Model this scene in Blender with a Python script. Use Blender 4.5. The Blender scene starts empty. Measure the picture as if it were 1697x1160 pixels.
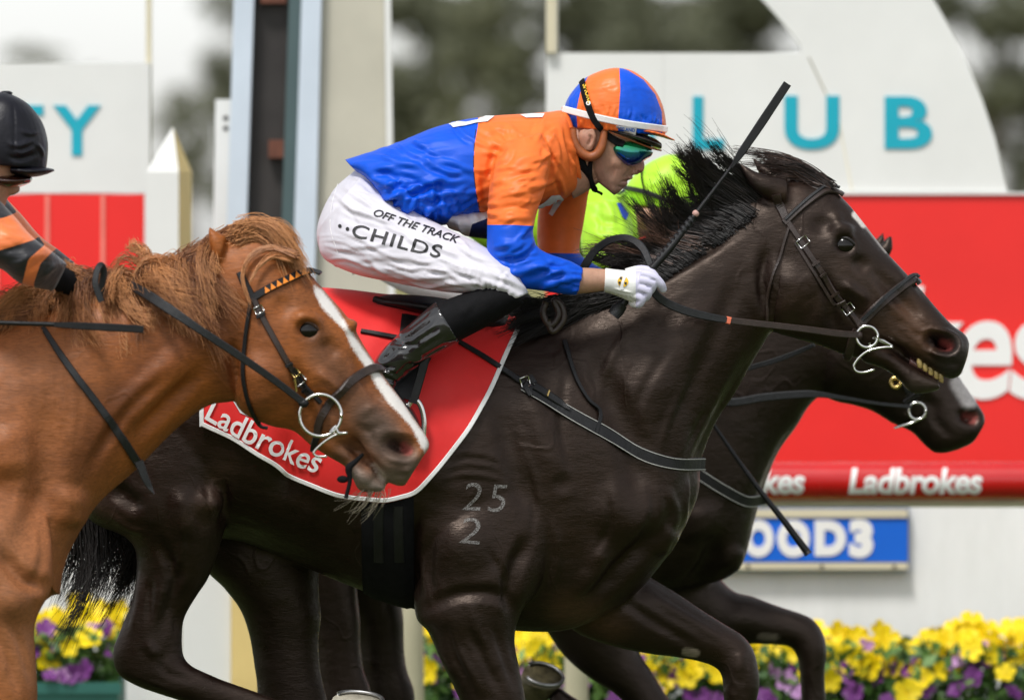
import bpy, bmesh, math, random
import numpy as np
from mathutils import Vector
from mathutils.bvhtree import BVHTree

random.seed(7); RNG = np.random.default_rng(7)
SC = bpy.context.scene
COL = SC.collection

# ------------------------------------------------------------------ camera
F, D, CX, CY, H = 11700.0, 18.0, 848.5, 440.0, 1.685    # focal length in photo pixels, camera distance, horizon pixel, eye height
cam_d = bpy.data.cameras.new('camera'); cam = bpy.data.objects.new('camera', cam_d); COL.objects.link(cam)
cam.location = (0, -D, H); cam.rotation_euler = (math.pi / 2, 0, 0)
cam_d.sensor_width = 36; cam_d.lens = F / 1697 * 36; cam_d.shift_y = -(580 - CY) / 1697
cam_d.clip_start = 0.5; cam_d.clip_end = 3000
cam_d.dof.use_dof = True; cam_d.dof.focus_distance = D - 0.42; cam_d.dof.aperture_fstop = 3.1
SC.camera = cam

# ------------------------------------------------------------------ sky, sun, exposure
SUN_EL, SUN_AZ = math.radians(58), math.radians(205)
w = bpy.data.worlds.new('World'); SC.world = w; w.use_nodes = True
nt = w.node_tree; nt.nodes.clear()
sky = nt.nodes.new('ShaderNodeTexSky'); sky.sky_type = 'NISHITA'; sky.sun_disc = False
sky.sun_elevation = SUN_EL; sky.sun_rotation = SUN_AZ; sky.dust_density = 1.0; sky.air_density = 1.0; sky.ozone_density = 1.0
hs = nt.nodes.new('ShaderNodeHueSaturation'); hs.inputs['Saturation'].default_value = 0.16   # cloud cover: a white overcast
bg = nt.nodes.new('ShaderNodeBackground'); bg.inputs['Strength'].default_value = 0.102
wo = nt.nodes.new('ShaderNodeOutputWorld')
nt.links.new(sky.outputs[0], hs.inputs['Color']); nt.links.new(hs.outputs[0], bg.inputs['Color']); nt.links.new(bg.outputs[0], wo.inputs[0])
sun_d = bpy.data.lights.new('sun', 'SUN'); sun = bpy.data.objects.new('sun', sun_d); COL.objects.link(sun)
sun_d.energy = 1.5; sun_d.angle = math.radians(12); sun_d.color = (1.0, 0.97, 0.93)
sun.rotation_euler = (math.pi / 2 - SUN_EL, 0, math.pi - SUN_AZ)
SC.view_settings.view_transform = 'Standard'; SC.view_settings.look = 'None'
SC.view_settings.exposure = 0.84; SC.view_settings.gamma = 1.0; SC.view_settings.use_curve_mapping = False
SC.cycles.use_denoising = True
SC.cycles.max_bounces = 6; SC.cycles.transparent_max_bounces = 8

# ------------------------------------------------------------------ helpers
def P(px, py, y=0.0):
    """photo pixel + depth in metres -> world point"""
    s = (D + y) / F
    return ((px - CX) * s, y, H - (py - CY) * s)

def S(px, y=0.0):
    return px * (D + y) / F

def to_px(V):
    s = F / (D + V[:, 1])
    return np.stack([CX + V[:, 0] * s, CY - (V[:, 2] - H) * s], 1)

def catmull(a, sub):
    a = np.asarray(a, float)
    if sub <= 1 or len(a) < 3:
        if len(a) == 2 and sub > 1:
            t = np.linspace(0, 1, sub + 1)[:, None]; return a[0] * (1 - t) + a[1] * t
        return a
    p = np.vstack([2 * a[0] - a[1], a, 2 * a[-1] - a[-2]])
    out = []
    for i in range(1, len(p) - 2):
        p0, p1, p2, p3 = p[i - 1], p[i], p[i + 1], p[i + 2]
        for t in np.arange(sub) / sub:
            out.append(0.5 * ((2 * p1) + (-p0 + p2) * t + (2 * p0 - 5 * p1 + 4 * p2 - p3) * t * t + (-p0 + 3 * p1 - 3 * p2 + p3) * t ** 3))
    out.append(a[-1])
    return np.array(out)

def new_obj(name, me, parent=None, mat=None):
    o = bpy.data.objects.new(name, me); COL.objects.link(o)
    if parent is not None: o.parent = parent
    if mat is not None and me is not None:
        if isinstance(mat, (list, tuple)):
            for m in mat: me.materials.append(m)
        else: me.materials.append(mat)
    return o

def mesh_obj(name, V, Fc, mat=None, parent=None, smooth=True):
    me = bpy.data.meshes.new(name)
    me.from_pydata([tuple(map(float, v)) for v in V], [], [tuple(map(int, f)) for f in Fc])
    me.update()
    if smooth: me.polygons.foreach_set('use_smooth', [True] * len(me.polygons))
    return new_obj(name, me, parent, mat)

def thing(name, label, cat, loc=(0, 0, 0), group=None):
    """an Empty that parents the parts of one thing; parts keep world coordinates"""
    o = bpy.data.objects.new(name, None); COL.objects.link(o); o.empty_display_size = 0.1
    tag(o, label, cat, group)
    return o

def tag(o, label=None, cat=None, group=None, kind=None):
    if label: o['label'] = label
    if cat: o['category'] = cat
    if group: o['group'] = group
    if kind: o['kind'] = kind
    return o

class MB:
    """collects simple shapes; build() links them as one mesh object"""
    def __init__(s): s.V = []; s.F = []
    def add(s, V, Fc):
        o = len(s.V); s.V += [tuple(v) for v in V]; s.F += [tuple(i + o for i in f) for f in Fc]; return s
    def box(s, x0, x1, y0, y1, z0, z1):
        v = [(x, y, z) for z in (z0, z1) for y in (y0, y1) for x in (x0, x1)]
        return s.add(v, [(0, 2, 3, 1), (4, 5, 7, 6), (0, 1, 5, 4), (2, 6, 7, 3), (0, 4, 6, 2), (1, 3, 7, 5)])
    def prism(s, poly, y0, y1):
        """closed outline of world (x, z) points between two depths"""
        n = len(poly)
        v = [(x, y0, z) for x, z in poly] + [(x, y1, z) for x, z in poly]
        f = [tuple(range(n)), tuple(range(2 * n - 1, n - 1, -1))]
        f += [(i, i + n, (i + 1) % n + n, (i + 1) % n) for i in range(n)]
        return s.add(v, f)
    def tube(s, pts, r, n=8, flat=None):
        pts = np.asarray(pts, float); m = len(pts)
        r = np.full(m, r) if np.isscalar(r) else np.interp(np.linspace(0, 1, m), np.linspace(0, 1, len(r)), r)
        T = np.gradient(pts, axis=0); T /= np.linalg.norm(T, axis=1)[:, None] + 1e-12
        up = np.array([0, 1, 0.]) if abs(T[:, 1]).mean() < 0.8 else np.array([1., 0, 0])
        V = []
        for i in range(m):
            a = np.cross(T[i], up); a /= np.linalg.norm(a) + 1e-12
            b = np.cross(T[i], a)
            for k in range(n):
                t = 2 * math.pi * k / n
                V.append(pts[i] + r[i] * (a * math.cos(t) * (flat or 1) + b * math.sin(t)))
        Fc = [(i * n + k, i * n + (k + 1) % n, (i + 1) * n + (k + 1) % n, (i + 1) * n + k) for i in range(m - 1) for k in range(n)]
        Fc += [tuple(range(n)), tuple(range(m * n - 1, (m - 1) * n - 1, -1))]
        return s.add(V, Fc)
    def loft(s, st, sub=5, n=24):
        V, Fc = loft(st, sub, n); return s.add(V, Fc)
    def ring(s, c, R, r, axis_u=(1, 0, 0), axis_v=(0, 0, 1), n=40, m=8, R2=None, a0=0.0, a1=2 * math.pi):
        u, v = np.array(axis_u, float), np.array(axis_v, float)
        t = np.linspace(a0, a1, n + 1)
        p = np.array(c) + np.outer(np.cos(t), u) * R + np.outer(np.sin(t), v) * (R2 or R)
        return s.tube(p, r, m)
    def ell(s, c, rx, ry, rz, n=20, m=12):
        V, Fc = [], []
        for j in range(m + 1):
            a = math.pi * (j / m) * 0.998 + 0.001
            for i in range(n):
                b = 2 * math.pi * i / n
                V.append((c[0] + rx * math.sin(a) * math.cos(b), c[1] + ry * math.sin(a) * math.sin(b), c[2] + rz * math.cos(a)))
        for j in range(m):
            for i in range(n):
                Fc.append((j * n + i, (j + 1) * n + i, (j + 1) * n + (i + 1) % n, j * n + (i + 1) % n))
        Fc += [tuple(range(n)), tuple(range((m + 1) * n - 1, m * n - 1, -1))]
        return s.add(V, Fc)
    def build(s, name, mat=None, parent=None, smooth=True): return mesh_obj(name, s.V, s.F, mat, parent, smooth)

def loft(st, sub=5, n=24):
    """stations (ax, ay, bx, by, half width m, y centre, egg, exponent): two traced edge pixels and a real width"""
    rows = []
    for q in st:
        q = list(q); rows.append(q + [0.0, 0.0, 2.0][len(q) - 5:] if len(q) < 8 else q)
    R = catmull(rows, sub)
    t = np.linspace(0, 2 * math.pi, n, endpoint=False)
    V = []
    for ax, ay, bx, by, hw, yc, k, e in R:
        a, b = np.array(P(ax, ay, yc)), np.array(P(bx, by, yc))
        c, u = (a + b) / 2, (a - b) / 2
        hw = max(hw, 0.002)
        ct = np.sign(np.cos(t)) * np.abs(np.cos(t)) ** (2 / e); s_ = np.sign(np.sin(t)) * np.abs(np.sin(t)) ** (2 / e)
        V.append(c + np.outer(ct, u) + np.outer(s_ * hw * (1 + k * np.cos(t)), (0, 1, 0)))
    m = len(V); V = np.vstack(V)
    Fc = [(i * n + k, i * n + (k + 1) % n, (i + 1) * n + (k + 1) % n, (i + 1) * n + k) for i in range(m - 1) for k in range(n)]
    Fc += [tuple(range(n))[::-1], tuple(range((m - 1) * n, m * n))]
    # consistent outward winding
    d = np.cross(V[Fc[0][1]] - V[Fc[0][0]], V[Fc[0][3]] - V[Fc[0][0]])
    if np.dot(d, V[Fc[0][0]] - V[:n].mean(0)) < 0: Fc = [f[::-1] for f in Fc]
    return V, Fc

class Clay:
    """shapes fused by a voxel remesh into one continuous skin, then smoothed and sculpted"""
    def __init__(s, mb, voxel, smooth=6, yc=0.0):
        me = bpy.data.meshes.new('tmp'); me.from_pydata([tuple(map(float, v)) for v in mb.V], [], mb.F); me.update()
        o = bpy.data.objects.new('tmp', me); COL.objects.link(o)
        m = o.modifiers.new('r', 'REMESH'); m.mode = 'VOXEL'; m.voxel_size = voxel; m.adaptivity = 0
        dg = bpy.context.evaluated_depsgraph_get(); dg.update()
        s.me = bpy.data.meshes.new_from_object(o.evaluated_get(dg))
        bpy.data.objects.remove(o); bpy.data.meshes.remove(me)
        n = len(s.me.vertices); s.n = n; s.yc = yc
        a = np.empty(n * 3); s.me.vertices.foreach_get('co', a); s.V = a.reshape(-1, 3)
        e = np.empty(len(s.me.edges) * 2, dtype=np.int64); s.me.edges.foreach_get('vertices', e); s.E = e.reshape(-1, 2)
        s.deg = np.maximum(np.bincount(s.E.ravel(), minlength=n), 1)
        s.smooth(smooth); s.normals()
    def lap(s, A):
        i, j = s.E[:, 0], s.E[:, 1]
        out = np.empty_like(A)
        for k in range(A.shape[1]):
            out[:, k] = (np.bincount(i, A[j, k], s.n) + np.bincount(j, A[i, k], s.n)) / s.deg
        return out - A
    def smooth(s, it, lam=0.6, mu=-0.62):
        for _ in range(it):
            s.V = s.V + lam * s.lap(s.V); s.V = s.V + mu * s.lap(s.V)
        return s
    def relax(s, it, lam=0.5, w=None):
        for _ in range(it):
            d = lam * s.lap(s.V); s.V = s.V + (d if w is None else d * w[:, None])
        return s
    def normals(s):
        s.me.vertices.foreach_set('co', s.V.ravel()); s.me.update()
        a = np.empty(s.n * 3); s.me.vertex_normals.foreach_get('vector', a); s.N = a.reshape(-1, 3)
        Vm = s.V.copy(); Vm[:, 1] = s.yc - np.abs(Vm[:, 1] - s.yc)
        s.px = to_px(Vm); s.pxn = to_px(s.V)
        return s
    def dist(s, line, r, mir=True, want_t=False):
        q = s.px if mir else s.pxn
        line = np.asarray(line, float)
        lo, hi = line.min(0) - r, line.max(0) + r
        idx = np.where((q[:, 0] > lo[0]) & (q[:, 0] < hi[0]) & (q[:, 1] > lo[1]) & (q[:, 1] < hi[1]))[0]
        p = q[idx]; d = np.full(len(idx), 1e9); tt = np.full(len(idx), .5)
        if len(line) == 1: d = np.hypot(*(p - line[0]).T)
        else:
            seg = np.hypot(*(line[1:] - line[:-1]).T); cum = np.concatenate([[0], np.cumsum(seg)]); tot = cum[-1]
            for i, (a, b) in enumerate(zip(line[:-1], line[1:])):
                ab = b - a; t = np.clip(((p - a) @ ab) / (ab @ ab + 1e-9), 0, 1)
                dd = np.hypot(*(p - a - t[:, None] * ab).T); m = dd < d
                d[m] = dd[m]; tt[m] = (cum[i] + t[m] * seg[i]) / tot
        return (idx, d, tt) if want_t else (idx, d)
    def brush(s, line, r, depth, side='both', yr=None, sharp=2.0, curve=True, taper=None):
        """push (depth>0) or dig (depth<0) metres along the normal near a traced pixel line; strokes fade at their ends"""
        if curve and len(line) > 2: line = catmull(line, 4)
        if taper is None: taper = curve
        idx, d, tt = s.dist(line, r, side == 'both', True)
        f = np.clip(1 - (d / r) ** 2, 0, 1) ** sharp
        if taper and len(line) > 1:
            u = np.clip(np.minimum(tt, 1 - tt) / .35, 0, 1); f = f * (u * u * (3 - 2 * u) * .92 + .08)
        ny = s.N[idx, 1]; sgn = np.where(s.V[idx, 1] < s.yc, -1.0, 1.0) if side == 'both' else -1.0
        f = f * np.clip(ny * sgn * 2.0 + 0.25, 0, 1)
        if yr is not None: f = f * ((s.V[idx, 1] > yr[0]) & (s.V[idx, 1] < yr[1]))
        s.V[idx] += s.N[idx] * (depth * f)[:, None]
        return s
    def creases(s, n, poly, angle, ln, r, depth, seed, side='near', yr=None):
        """many short crisp cloth creases inside a traced outline, running the way the cloth is pulled"""
        g = np.random.default_rng(seed); poly = np.asarray(poly, float); lo, hi = poly.min(0), poly.max(0); k = 0
        while k < n:
            q = g.uniform(lo, hi)
            if sdpoly(q[None], poly)[0] < 0: continue
            k += 1; a = angle(*q) + g.normal(0, .16); L = g.uniform(*ln) * .5; b = g.normal(0, .18) * L
            d = np.array((math.cos(a), math.sin(a))); e = np.array((-d[1], d[0]))
            line = [q - d * L, q + e * b, q + d * L]; rr = g.uniform(*r); dp = g.uniform(.5, 1) * depth * rr / r[1]
            s.brush(line, rr, dp, side, yr, 1.5); s.brush([v + e * rr * .8 for v in line], rr * .9, -dp * .8, side, yr, 1.5)
        return s
    def attr(s, name, val):
        a = s.me.attributes.new(name, 'FLOAT', 'POINT'); a.data.foreach_set('value', np.ascontiguousarray(val, np.float32))
    def color(s, name, C):
        C4 = np.ones((s.n, 4), np.float32); C4[:, :3] = C
        a = s.me.attributes.new(name, 'FLOAT_COLOR', 'POINT'); a.data.foreach_set('color', C4.ravel())
    def build(s, name, mat, parent=None):
        s.normals(); s.me.polygons.foreach_set('use_smooth', np.ones(len(s.me.polygons), bool)); s.me.name = name
        return new_obj(name, s.me, parent, mat)

def sdpoly(p, poly):
    """signed pixel distance to a closed outline, positive inside"""
    poly = np.asarray(poly, float); d = np.full(len(p), 1e9); ins = np.zeros(len(p), bool)
    for a, b in zip(poly, np.roll(poly, -1, 0)):
        ab = b - a; t = np.clip(((p - a) @ ab) / (ab @ ab + 1e-9), 0, 1)
        d = np.minimum(d, np.hypot(*(p - a - t[:, None] * ab).T))
        c = ((a[1] > p[:, 1]) != (b[1] > p[:, 1]))
        with np.errstate(divide='ignore', invalid='ignore'):
            x = (b[0] - a[0]) * (p[:, 1] - a[1]) / (b[1] - a[1] + 1e-12) + a[0]
        ins ^= c & (p[:, 0] < x)
    return np.where(ins, d, -d)

def bvh_of(*objs):
    """one tree over several objects given in world coordinates"""
    bpy.context.view_layer.update()
    V, Fc = [], []
    for o in objs:
        me = o.data; n = len(me.vertices); a = np.empty(n * 3); me.vertices.foreach_get('co', a)
        off = len(V); V += a.reshape(-1, 3).tolist()
        me.calc_loop_triangles()
        t = np.empty(len(me.loop_triangles) * 3, dtype=np.int64); me.loop_triangles.foreach_get('vertices', t)
        Fc += (t.reshape(-1, 3) + off).tolist()
    return BVHTree.FromPolygons(V, Fc, all_triangles=True)

CAM = Vector((0, -D, H))
def hit(bvh, px, py):
    d = (Vector(P(px, py, 0)) - CAM).normalized()
    loc, nor, _, _ = bvh.ray_cast(CAM, d, 60)
    if loc is None: return None, None
    if nor.dot(d) > 0: nor = -nor
    return np.array(loc), np.array(nor)

def on_surface(bvh, pts, off=0.0, y_def=None, smooth=2):
    """traced pixels -> points and normals lying on a body; gaps keep the depth of their neighbours"""
    L, Nn, ok = [], [], []
    for px, py in pts:
        l, n = hit(bvh, px, py); ok.append(l is not None); L.append(l); Nn.append(n)
    ok = np.array(ok)
    if not ok.any():
        L = np.array([P(x, y, y_def or 0) for x, y in pts]); return L, np.tile((0, -1.0, 0), (len(pts), 1))
    ii = np.where(ok)[0]
    ys = np.interp(np.arange(len(pts)), ii, [L[i][1] for i in ii]) if y_def is None else np.array([L[i][1] if ok[i] else y_def for i in range(len(pts))])
    for _ in range(smooth):
        if len(ys) > 2: ys[1:-1] = 0.25 * ys[:-2] + 0.5 * ys[1:-1] + 0.25 * ys[2:]
    N = np.array([Nn[i] if ok[i] else Nn[ii[np.argmin(abs(ii - i))]] for i in range(len(pts))])
    for _ in range(smooth + 1):
        if len(N) > 2: N[1:-1] = 0.25 * N[:-2] + 0.5 * N[1:-1] + 0.25 * N[2:]
    N /= np.linalg.norm(N, axis=1)[:, None]
    L = np.array([P(x, y, yy) for (x, y), yy in zip(pts, ys)]) + N * off
    return L, N

def ribbon(mb, L, N, width, thick, mirror_y=None, round_=True):
    """a strap of real thickness along points L with outward normals N (width may taper)"""
    L, N = np.asarray(L), np.asarray(N); m = len(L)
    width = np.full(m, width) if np.isscalar(width) else np.interp(np.linspace(0, 1, m), np.linspace(0, 1, len(width)), width)
    T = np.gradient(L, axis=0); T /= np.linalg.norm(T, axis=1)[:, None] + 1e-12
    B = np.cross(T, N); B /= np.linalg.norm(B, axis=1)[:, None] + 1e-12
    prof = [(-.5, 0), (-.5, .55), (-.38, 1), (.38, 1), (.5, .55), (.5, 0)] if round_ else [(-.5, 0), (-.5, 1), (.5, 1), (.5, 0)]
    n = len(prof)
    V = [L[i] + B[i] * (a * width[i]) + N[i] * (b * thick) for i in range(m) for a, b in prof]
    Fc = [(i * n + k, i * n + (k + 1) % n, (i + 1) * n + (k + 1) % n, (i + 1) * n + k) for i in range(m - 1) for k in range(n)]
    Fc += [tuple(range(n)), tuple(range(m * n - 1, (m - 1) * n - 1, -1))]
    mb.add(V, Fc)
    if mirror_y is not None:
        mb.add([(v[0], 2 * mirror_y - v[1], v[2]) for v in V], [f[::-1] for f in Fc])
    return mb

def strap(name, bvh, pts, wpx, mat, parent, thick=0.004, off=0.001, mirror=None, sub=6, y=0.0, y_def=None, smooth=2):
    """a strap lying on a body; with mirror also its twin on the other side, each an object of its own"""
    pts = catmull(pts, sub); L, N = on_surface(bvh, pts, off, y_def, smooth)
    return ribbons(name, L, N, S(np.asarray(wpx, float), y) if not np.isscalar(wpx) else S(wpx, y), thick, mat, parent, mirror)

def ribbons(name, L, N, width, thick, mat, parent, mirror=None):
    mb = MB(); ribbon(mb, L, N, width, thick); o = mb.build(name, mat, parent, smooth=False)
    if mirror is not None: MB().add([(v[0], 2 * mirror - v[1], v[2]) for v in mb.V], [f[::-1] for f in mb.F]).build(name, mat, parent, smooth=False)
    return o

def text_mesh(txt, bold=0.0, shear=0.0, spacing=1.0, maxlen=0.12):
    """letters as flat geometry, 0..1 in both directions"""
    cu = bpy.data.curves.new('t', 'FONT'); cu.body = txt; cu.offset = bold; cu.shear = shear; cu.space_character = spacing; cu.resolution_u = 6
    o = bpy.data.objects.new('t', cu); COL.objects.link(o)
    dg = bpy.context.evaluated_depsgraph_get(); dg.update()
    me = bpy.data.meshes.new_from_object(o.evaluated_get(dg)); bpy.data.objects.remove(o); bpy.data.curves.remove(cu)
    bm = bmesh.new(); bm.from_mesh(me); bpy.data.meshes.remove(me)
    bmesh.ops.triangulate(bm, faces=bm.faces)
    for _ in range(4):
        es = [e for e in bm.edges if e.calc_length() > maxlen]
        if not es: break
        bmesh.ops.subdivide_edges(bm, edges=es, cuts=1, use_grid_fill=False); bmesh.ops.triangulate(bm, faces=bm.faces)
    V = np.array([v.co[:2] for v in bm.verts]); bm.verts.index_update(); Fc = [tuple(v.index for v in f.verts) for f in bm.faces]; bm.free()
    lo, hi = V.min(0), V.max(0); V = (V - lo) / (hi - lo)
    return V, Fc

def text_flat(name, txt, box, y, mat, parent, bold=0.02, shear=0.0, spacing=1.0, thick=0.004):
    """letters on an upright board: pixel box (x0, y0, x1, y1) at depth y, raised by a few mm"""
    V, Fc = text_mesh(txt, bold, shear, spacing, 9)
    x0, y0, x1, y1 = box
    W = [P(x0 + u * (x1 - x0), y1 + v * (y0 - y1), y) for u, v in V]
    o = mesh_obj(name, W, Fc, mat, parent, False)
    m = o.modifiers.new('solid', 'SOLIDIFY'); m.thickness = thick; m.offset = 0
    return o

def text_on(name, txt, org, right, up, bvh, mat, parent, bold=0.02, shear=0.0, spacing=1.0, off=0.002, bend=0.0, maxlen=0.12):
    """letters laid on a body: pixel origin (lower left), pixel vectors along the line and up"""
    V, Fc = text_mesh(txt, bold, shear, spacing, maxlen)
    org, right, up = map(lambda q: np.array(q, float), (org, right, up))
    q = org + V[:, :1] * right + V[:, 1:] * up + np.outer(4 * bend * V[:, 0] * (1 - V[:, 0]), up / (np.linalg.norm(up) + 1e-9))
    W = []
    for x, yv in q:
        l, n = hit(bvh, x, yv)
        W.append(P(x, yv, 0) if l is None else l + n * off)
    return mesh_obj(name, W, Fc, mat, parent, True)
# ------------------------------------------------------------------ materials
def srgb(r, g, b):
    f = lambda c: c / 12.92 if c <= 0.04045 else ((c + 0.055) / 1.055) ** 2.4
    return (f(r / 255), f(g / 255), f(b / 255), 1.0)

class NT:
    def __init__(s, name):
        s.m = bpy.data.materials.new(name); s.m.use_nodes = True; s.t = s.m.node_tree; s.b = s.t.nodes['Principled BSDF']; s.out = s.t.nodes['Material Output']
    def n(s, typ, **kw):
        x = s.t.nodes.new('ShaderNode' + typ)
        for k, v in kw.items():
            if k in x.inputs: x.inputs[k].default_value = v
            else: setattr(x, k, v)
        return x
    def l(s, a, b): s.t.links.new(a, b)
    def set(s, **kw):
        for k, v in kw.items(): s.b.inputs[k.replace('_', ' ')].default_value = v
        return s
    def noise(s, scale, detail=4, rough=0.55, vec=None, stretch=None):
        x = s.n('TexNoise', Scale=scale, Detail=detail, Roughness=rough)
        tc = s.n('TexCoord'); v = tc.outputs['Object']
        if stretch is not None:
            mp = s.n('Mapping'); mp.inputs['Scale'].default_value = stretch[:3]
            if len(stretch) > 3: mp.inputs['Rotation'].default_value = stretch[3]
            s.l(v, mp.inputs[0]); v = mp.outputs[0]
        s.l(v, x.inputs['Vector']); return x.outputs['Fac']
    def ramp(s, fac, stops):
        r = s.n('ValToRGB'); e = r.color_ramp.elements
        while len(e) < len(stops): e.new(0.5)
        for i, (p, c) in enumerate(stops): e[i].position = p; e[i].color = c if len(c) == 4 else (*c, 1)
        s.l(fac, r.inputs[0]); return r.outputs[0]
    def mix(s, fac, a, b, mode='MIX'):
        x = s.n('Mix', data_type='RGBA', blend_type=mode)
        for i, q in ((0, fac), (6, a), (7, b)):
            if hasattr(q, 'links'): s.l(q, x.inputs[i])
            else: x.inputs[i].default_value = q
        return x.outputs[2]
    def math(s, op, a, b=0.0):
        x = s.n('Math', operation=op)
        for i, q in enumerate((a, b)):
            if hasattr(q, 'links'): s.l(q, x.inputs[i])
            else: x.inputs[i].default_value = q
        return x.outputs[0]
    def bump(s, h, strength=0.3, dist=0.01, chain=None):
        x = s.n('Bump', Strength=strength, Distance=dist); s.l(h, x.inputs['Height'])
        if chain is not None: s.l(chain, x.inputs['Normal'])
        s.l(x.outputs[0], s.b.inputs['Normal']); return x.outputs[0]
    def attr(s, name, out='Fac'):
        return s.n('Attribute', attribute_name=name).outputs[out]
    def base(s, c): s.l(c, s.b.inputs['Base Color']); return s

def plain(name, col, rough=0.5, var=0.12, scale=20, bump=0.0, bscale=200, metallic=0.0, spec=0.5, coat=0.0, sheen=0.0):
    """a painted, cloth or leather surface with uneven tone and fine relief"""
    t = NT(name); t.set(Roughness=rough, Metallic=metallic, Specular_IOR_Level=spec, Coat_Weight=coat, Sheen_Weight=sheen)
    f = t.noise(scale, 5, 0.6)
    c = np.array(col[:3]); lo = (*np.clip(c * (1 - var), 0, 1), 1); hi = (*np.clip(c * (1 + var), 0, 1), 1)
    t.base(t.ramp(f, [(0.3, lo), (0.7, hi)]))
    g = t.noise(scale * 2.3, 4, 0.6)
    r = t.n('MapRange'); r.inputs['To Min'].default_value = max(rough - 0.10, 0.02); r.inputs['To Max'].default_value = min(rough + 0.10, 1); t.l(g, r.inputs['Value']); t.l(r.outputs[0], t.b.inputs['Roughness'])
    if bump: t.bump(t.noise(bscale, 4, 0.6), bump, 0.004)
    return t.m

def coat_mat(name, rough=0.38, streak=0.30, hairdir=0.4, spec=0.5, bumpk=0.25, vein=0.22):
    """short glossy horse hair: painted coat colour, fine streaks along the hair, veins and muscle under the skin"""
    t = NT(name); t.set(Specular_IOR_Level=spec, Roughness=rough); t.b.inputs['Specular Tint'].default_value = (1.0, .80, .68, 1)   # hair tints its own highlights
    c = t.attr('coat', 'Color')
    f1 = t.noise(330, 4, 0.7, stretch=(0.13, 0.5, 1.0, (0, hairdir, 0)))
    f2 = t.noise(7, 5, 0.65)
    c2 = t.mix(streak, c, t.ramp(f1, [(0.3, (0.25, 0.23, 0.22)), (0.72, (2.1, 2.0, 1.9))]), 'MULTIPLY')
    c3 = t.mix(0.6, c2, t.ramp(f2, [(0.3, (0.60, 0.57, 0.54)), (0.7, (1.38, 1.34, 1.28))]), 'MULTIPLY')
    t.base(c3)
    g = t.noise(24, 5, 0.7, stretch=(0.6, 1, 1, (0, hairdir, 0)))
    r = t.n('MapRange'); r.inputs['From Min'].default_value = 0.3; r.inputs['From Max'].default_value = 0.7; r.inputs['To Min'].default_value = rough - 0.10; r.inputs['To Max'].default_value = rough + 0.20; t.l(g, r.inputs['Value']); t.l(r.outputs[0], t.b.inputs['Roughness'])
    b1 = t.bump(f1, bumpk, 0.003)
    f3 = t.noise(17, 4, 0.6, stretch=(0.45, 0.8, 1.0, (0, hairdir, 0)))
    b2 = t.bump(f3, 0.36, 0.012, b1)
    v = t.math('ABSOLUTE', t.math('SUBTRACT', t.noise(5.5, 2, 0.5, stretch=(1, 1, .7, (0.3, -.5, 0))), 0.5))
    vm = t.n('MapRange', interpolation_type='SMOOTHSTEP'); vm.inputs['From Min'].default_value = 0.022; vm.inputs['From Max'].default_value = 0.0; t.l(v, vm.inputs['Value'])
    mk = t.n('MapRange', interpolation_type='SMOOTHSTEP'); mk.inputs['From Min'].default_value = 0.50; mk.inputs['From Max'].default_value = 0.62; t.l(t.noise(4.0, 2), mk.inputs['Value'])
    t.bump(t.math('MULTIPLY', vm.outputs[0], mk.outputs[0]), vein, 0.006, b2)
    return t.m

def hair_mat(name, a, b, rough=0.45):
    t = NT(name); t.set(Roughness=rough, Specular_IOR_Level=0.55)
    f = t.attr('tone'); t.base(t.ramp(f, [(0.0, a), (1.0, b)]))
    return t.m

def two_tone(name, attr, c0, c1, rough=0.4, edge=0.0, sheen=0.2, fold=0.25, spec=0.5):
    """two cloth colours meeting at a seam held in the mesh"""
    t = NT(name); t.set(Roughness=rough, Sheen_Weight=sheen, Specular_IOR_Level=spec)
    a = t.attr(attr)
    if edge: a = t.math('ADD', a, t.math('MULTIPLY', t.math('SUBTRACT', t.noise(160, 3), 0.5), edge))
    f = t.math('GREATER_THAN', a, 0.0)
    c = t.mix(f, c0, c1)
    c = t.mix(0.5, c, t.ramp(t.noise(26, 4), [(0.3, (0.84, 0.84, 0.84)), (0.7, (1.12, 1.12, 1.12))]), 'MULTIPLY')
    t.base(c)
    if fold:
        b1 = t.bump(t.noise(1500, 2), 0.08, 0.001)
        rd = t.math('ABSOLUTE', t.math('SUBTRACT', t.noise(16, 3, 0.55, stretch=(0.45, 1, 1.2, (0, 0.5, 0))), 0.5)); t.bump(rd, fold * 1.6, 0.02, b1)
    return t.m

WHITE_PAINT = plain('white_paint', srgb(228, 229, 226), 0.45, 0.04, 3, 0.05, 60)
CREAM_PAINT = plain('cream_paint', srgb(214, 206, 178), 0.5, 0.06, 4)
YELLOW_CREAM = plain('faded_yellow_paint', srgb(226, 200, 132), 0.55, 0.06, 4)
RED_BOARD = plain('red_vinyl', srgb(236, 38, 34), 0.42, 0.05, 2)
RED_TUBE = plain('red_rail_wrap', srgb(196, 22, 24), 0.25, 0.08, 5, coat=0.3)
WHITE_PRINT = plain('white_print', srgb(240, 240, 238), 0.5, 0.03, 5)
TEAL_PRINT = plain('teal_print', srgb(0, 168, 190), 0.5, 0.05, 5)
BLUE_PLATE = plain('blue_plate', srgb(0, 100, 214), 0.4, 0.05, 5)
PALE_STEEL = plain('pale_blue_steel_paint', srgb(203, 215, 228), 0.4, 0.05, 4)
BEIGE_PANEL = plain('beige_panel', srgb(192, 188, 172), 0.6, 0.07, 5)
DARK_STEEL = plain('dark_recess_paint', srgb(50, 46, 44), 0.6, 0.25, 6)
TEAL_STEEL = plain('slate_green_paint', srgb(72, 92, 94), 0.45, 0.08, 4)
BLACK_LEATHER = plain('black_leather', (0.008, 0.008, 0.009), 0.38, 0.3, 40, 0.25, 500, spec=0.35)
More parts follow.
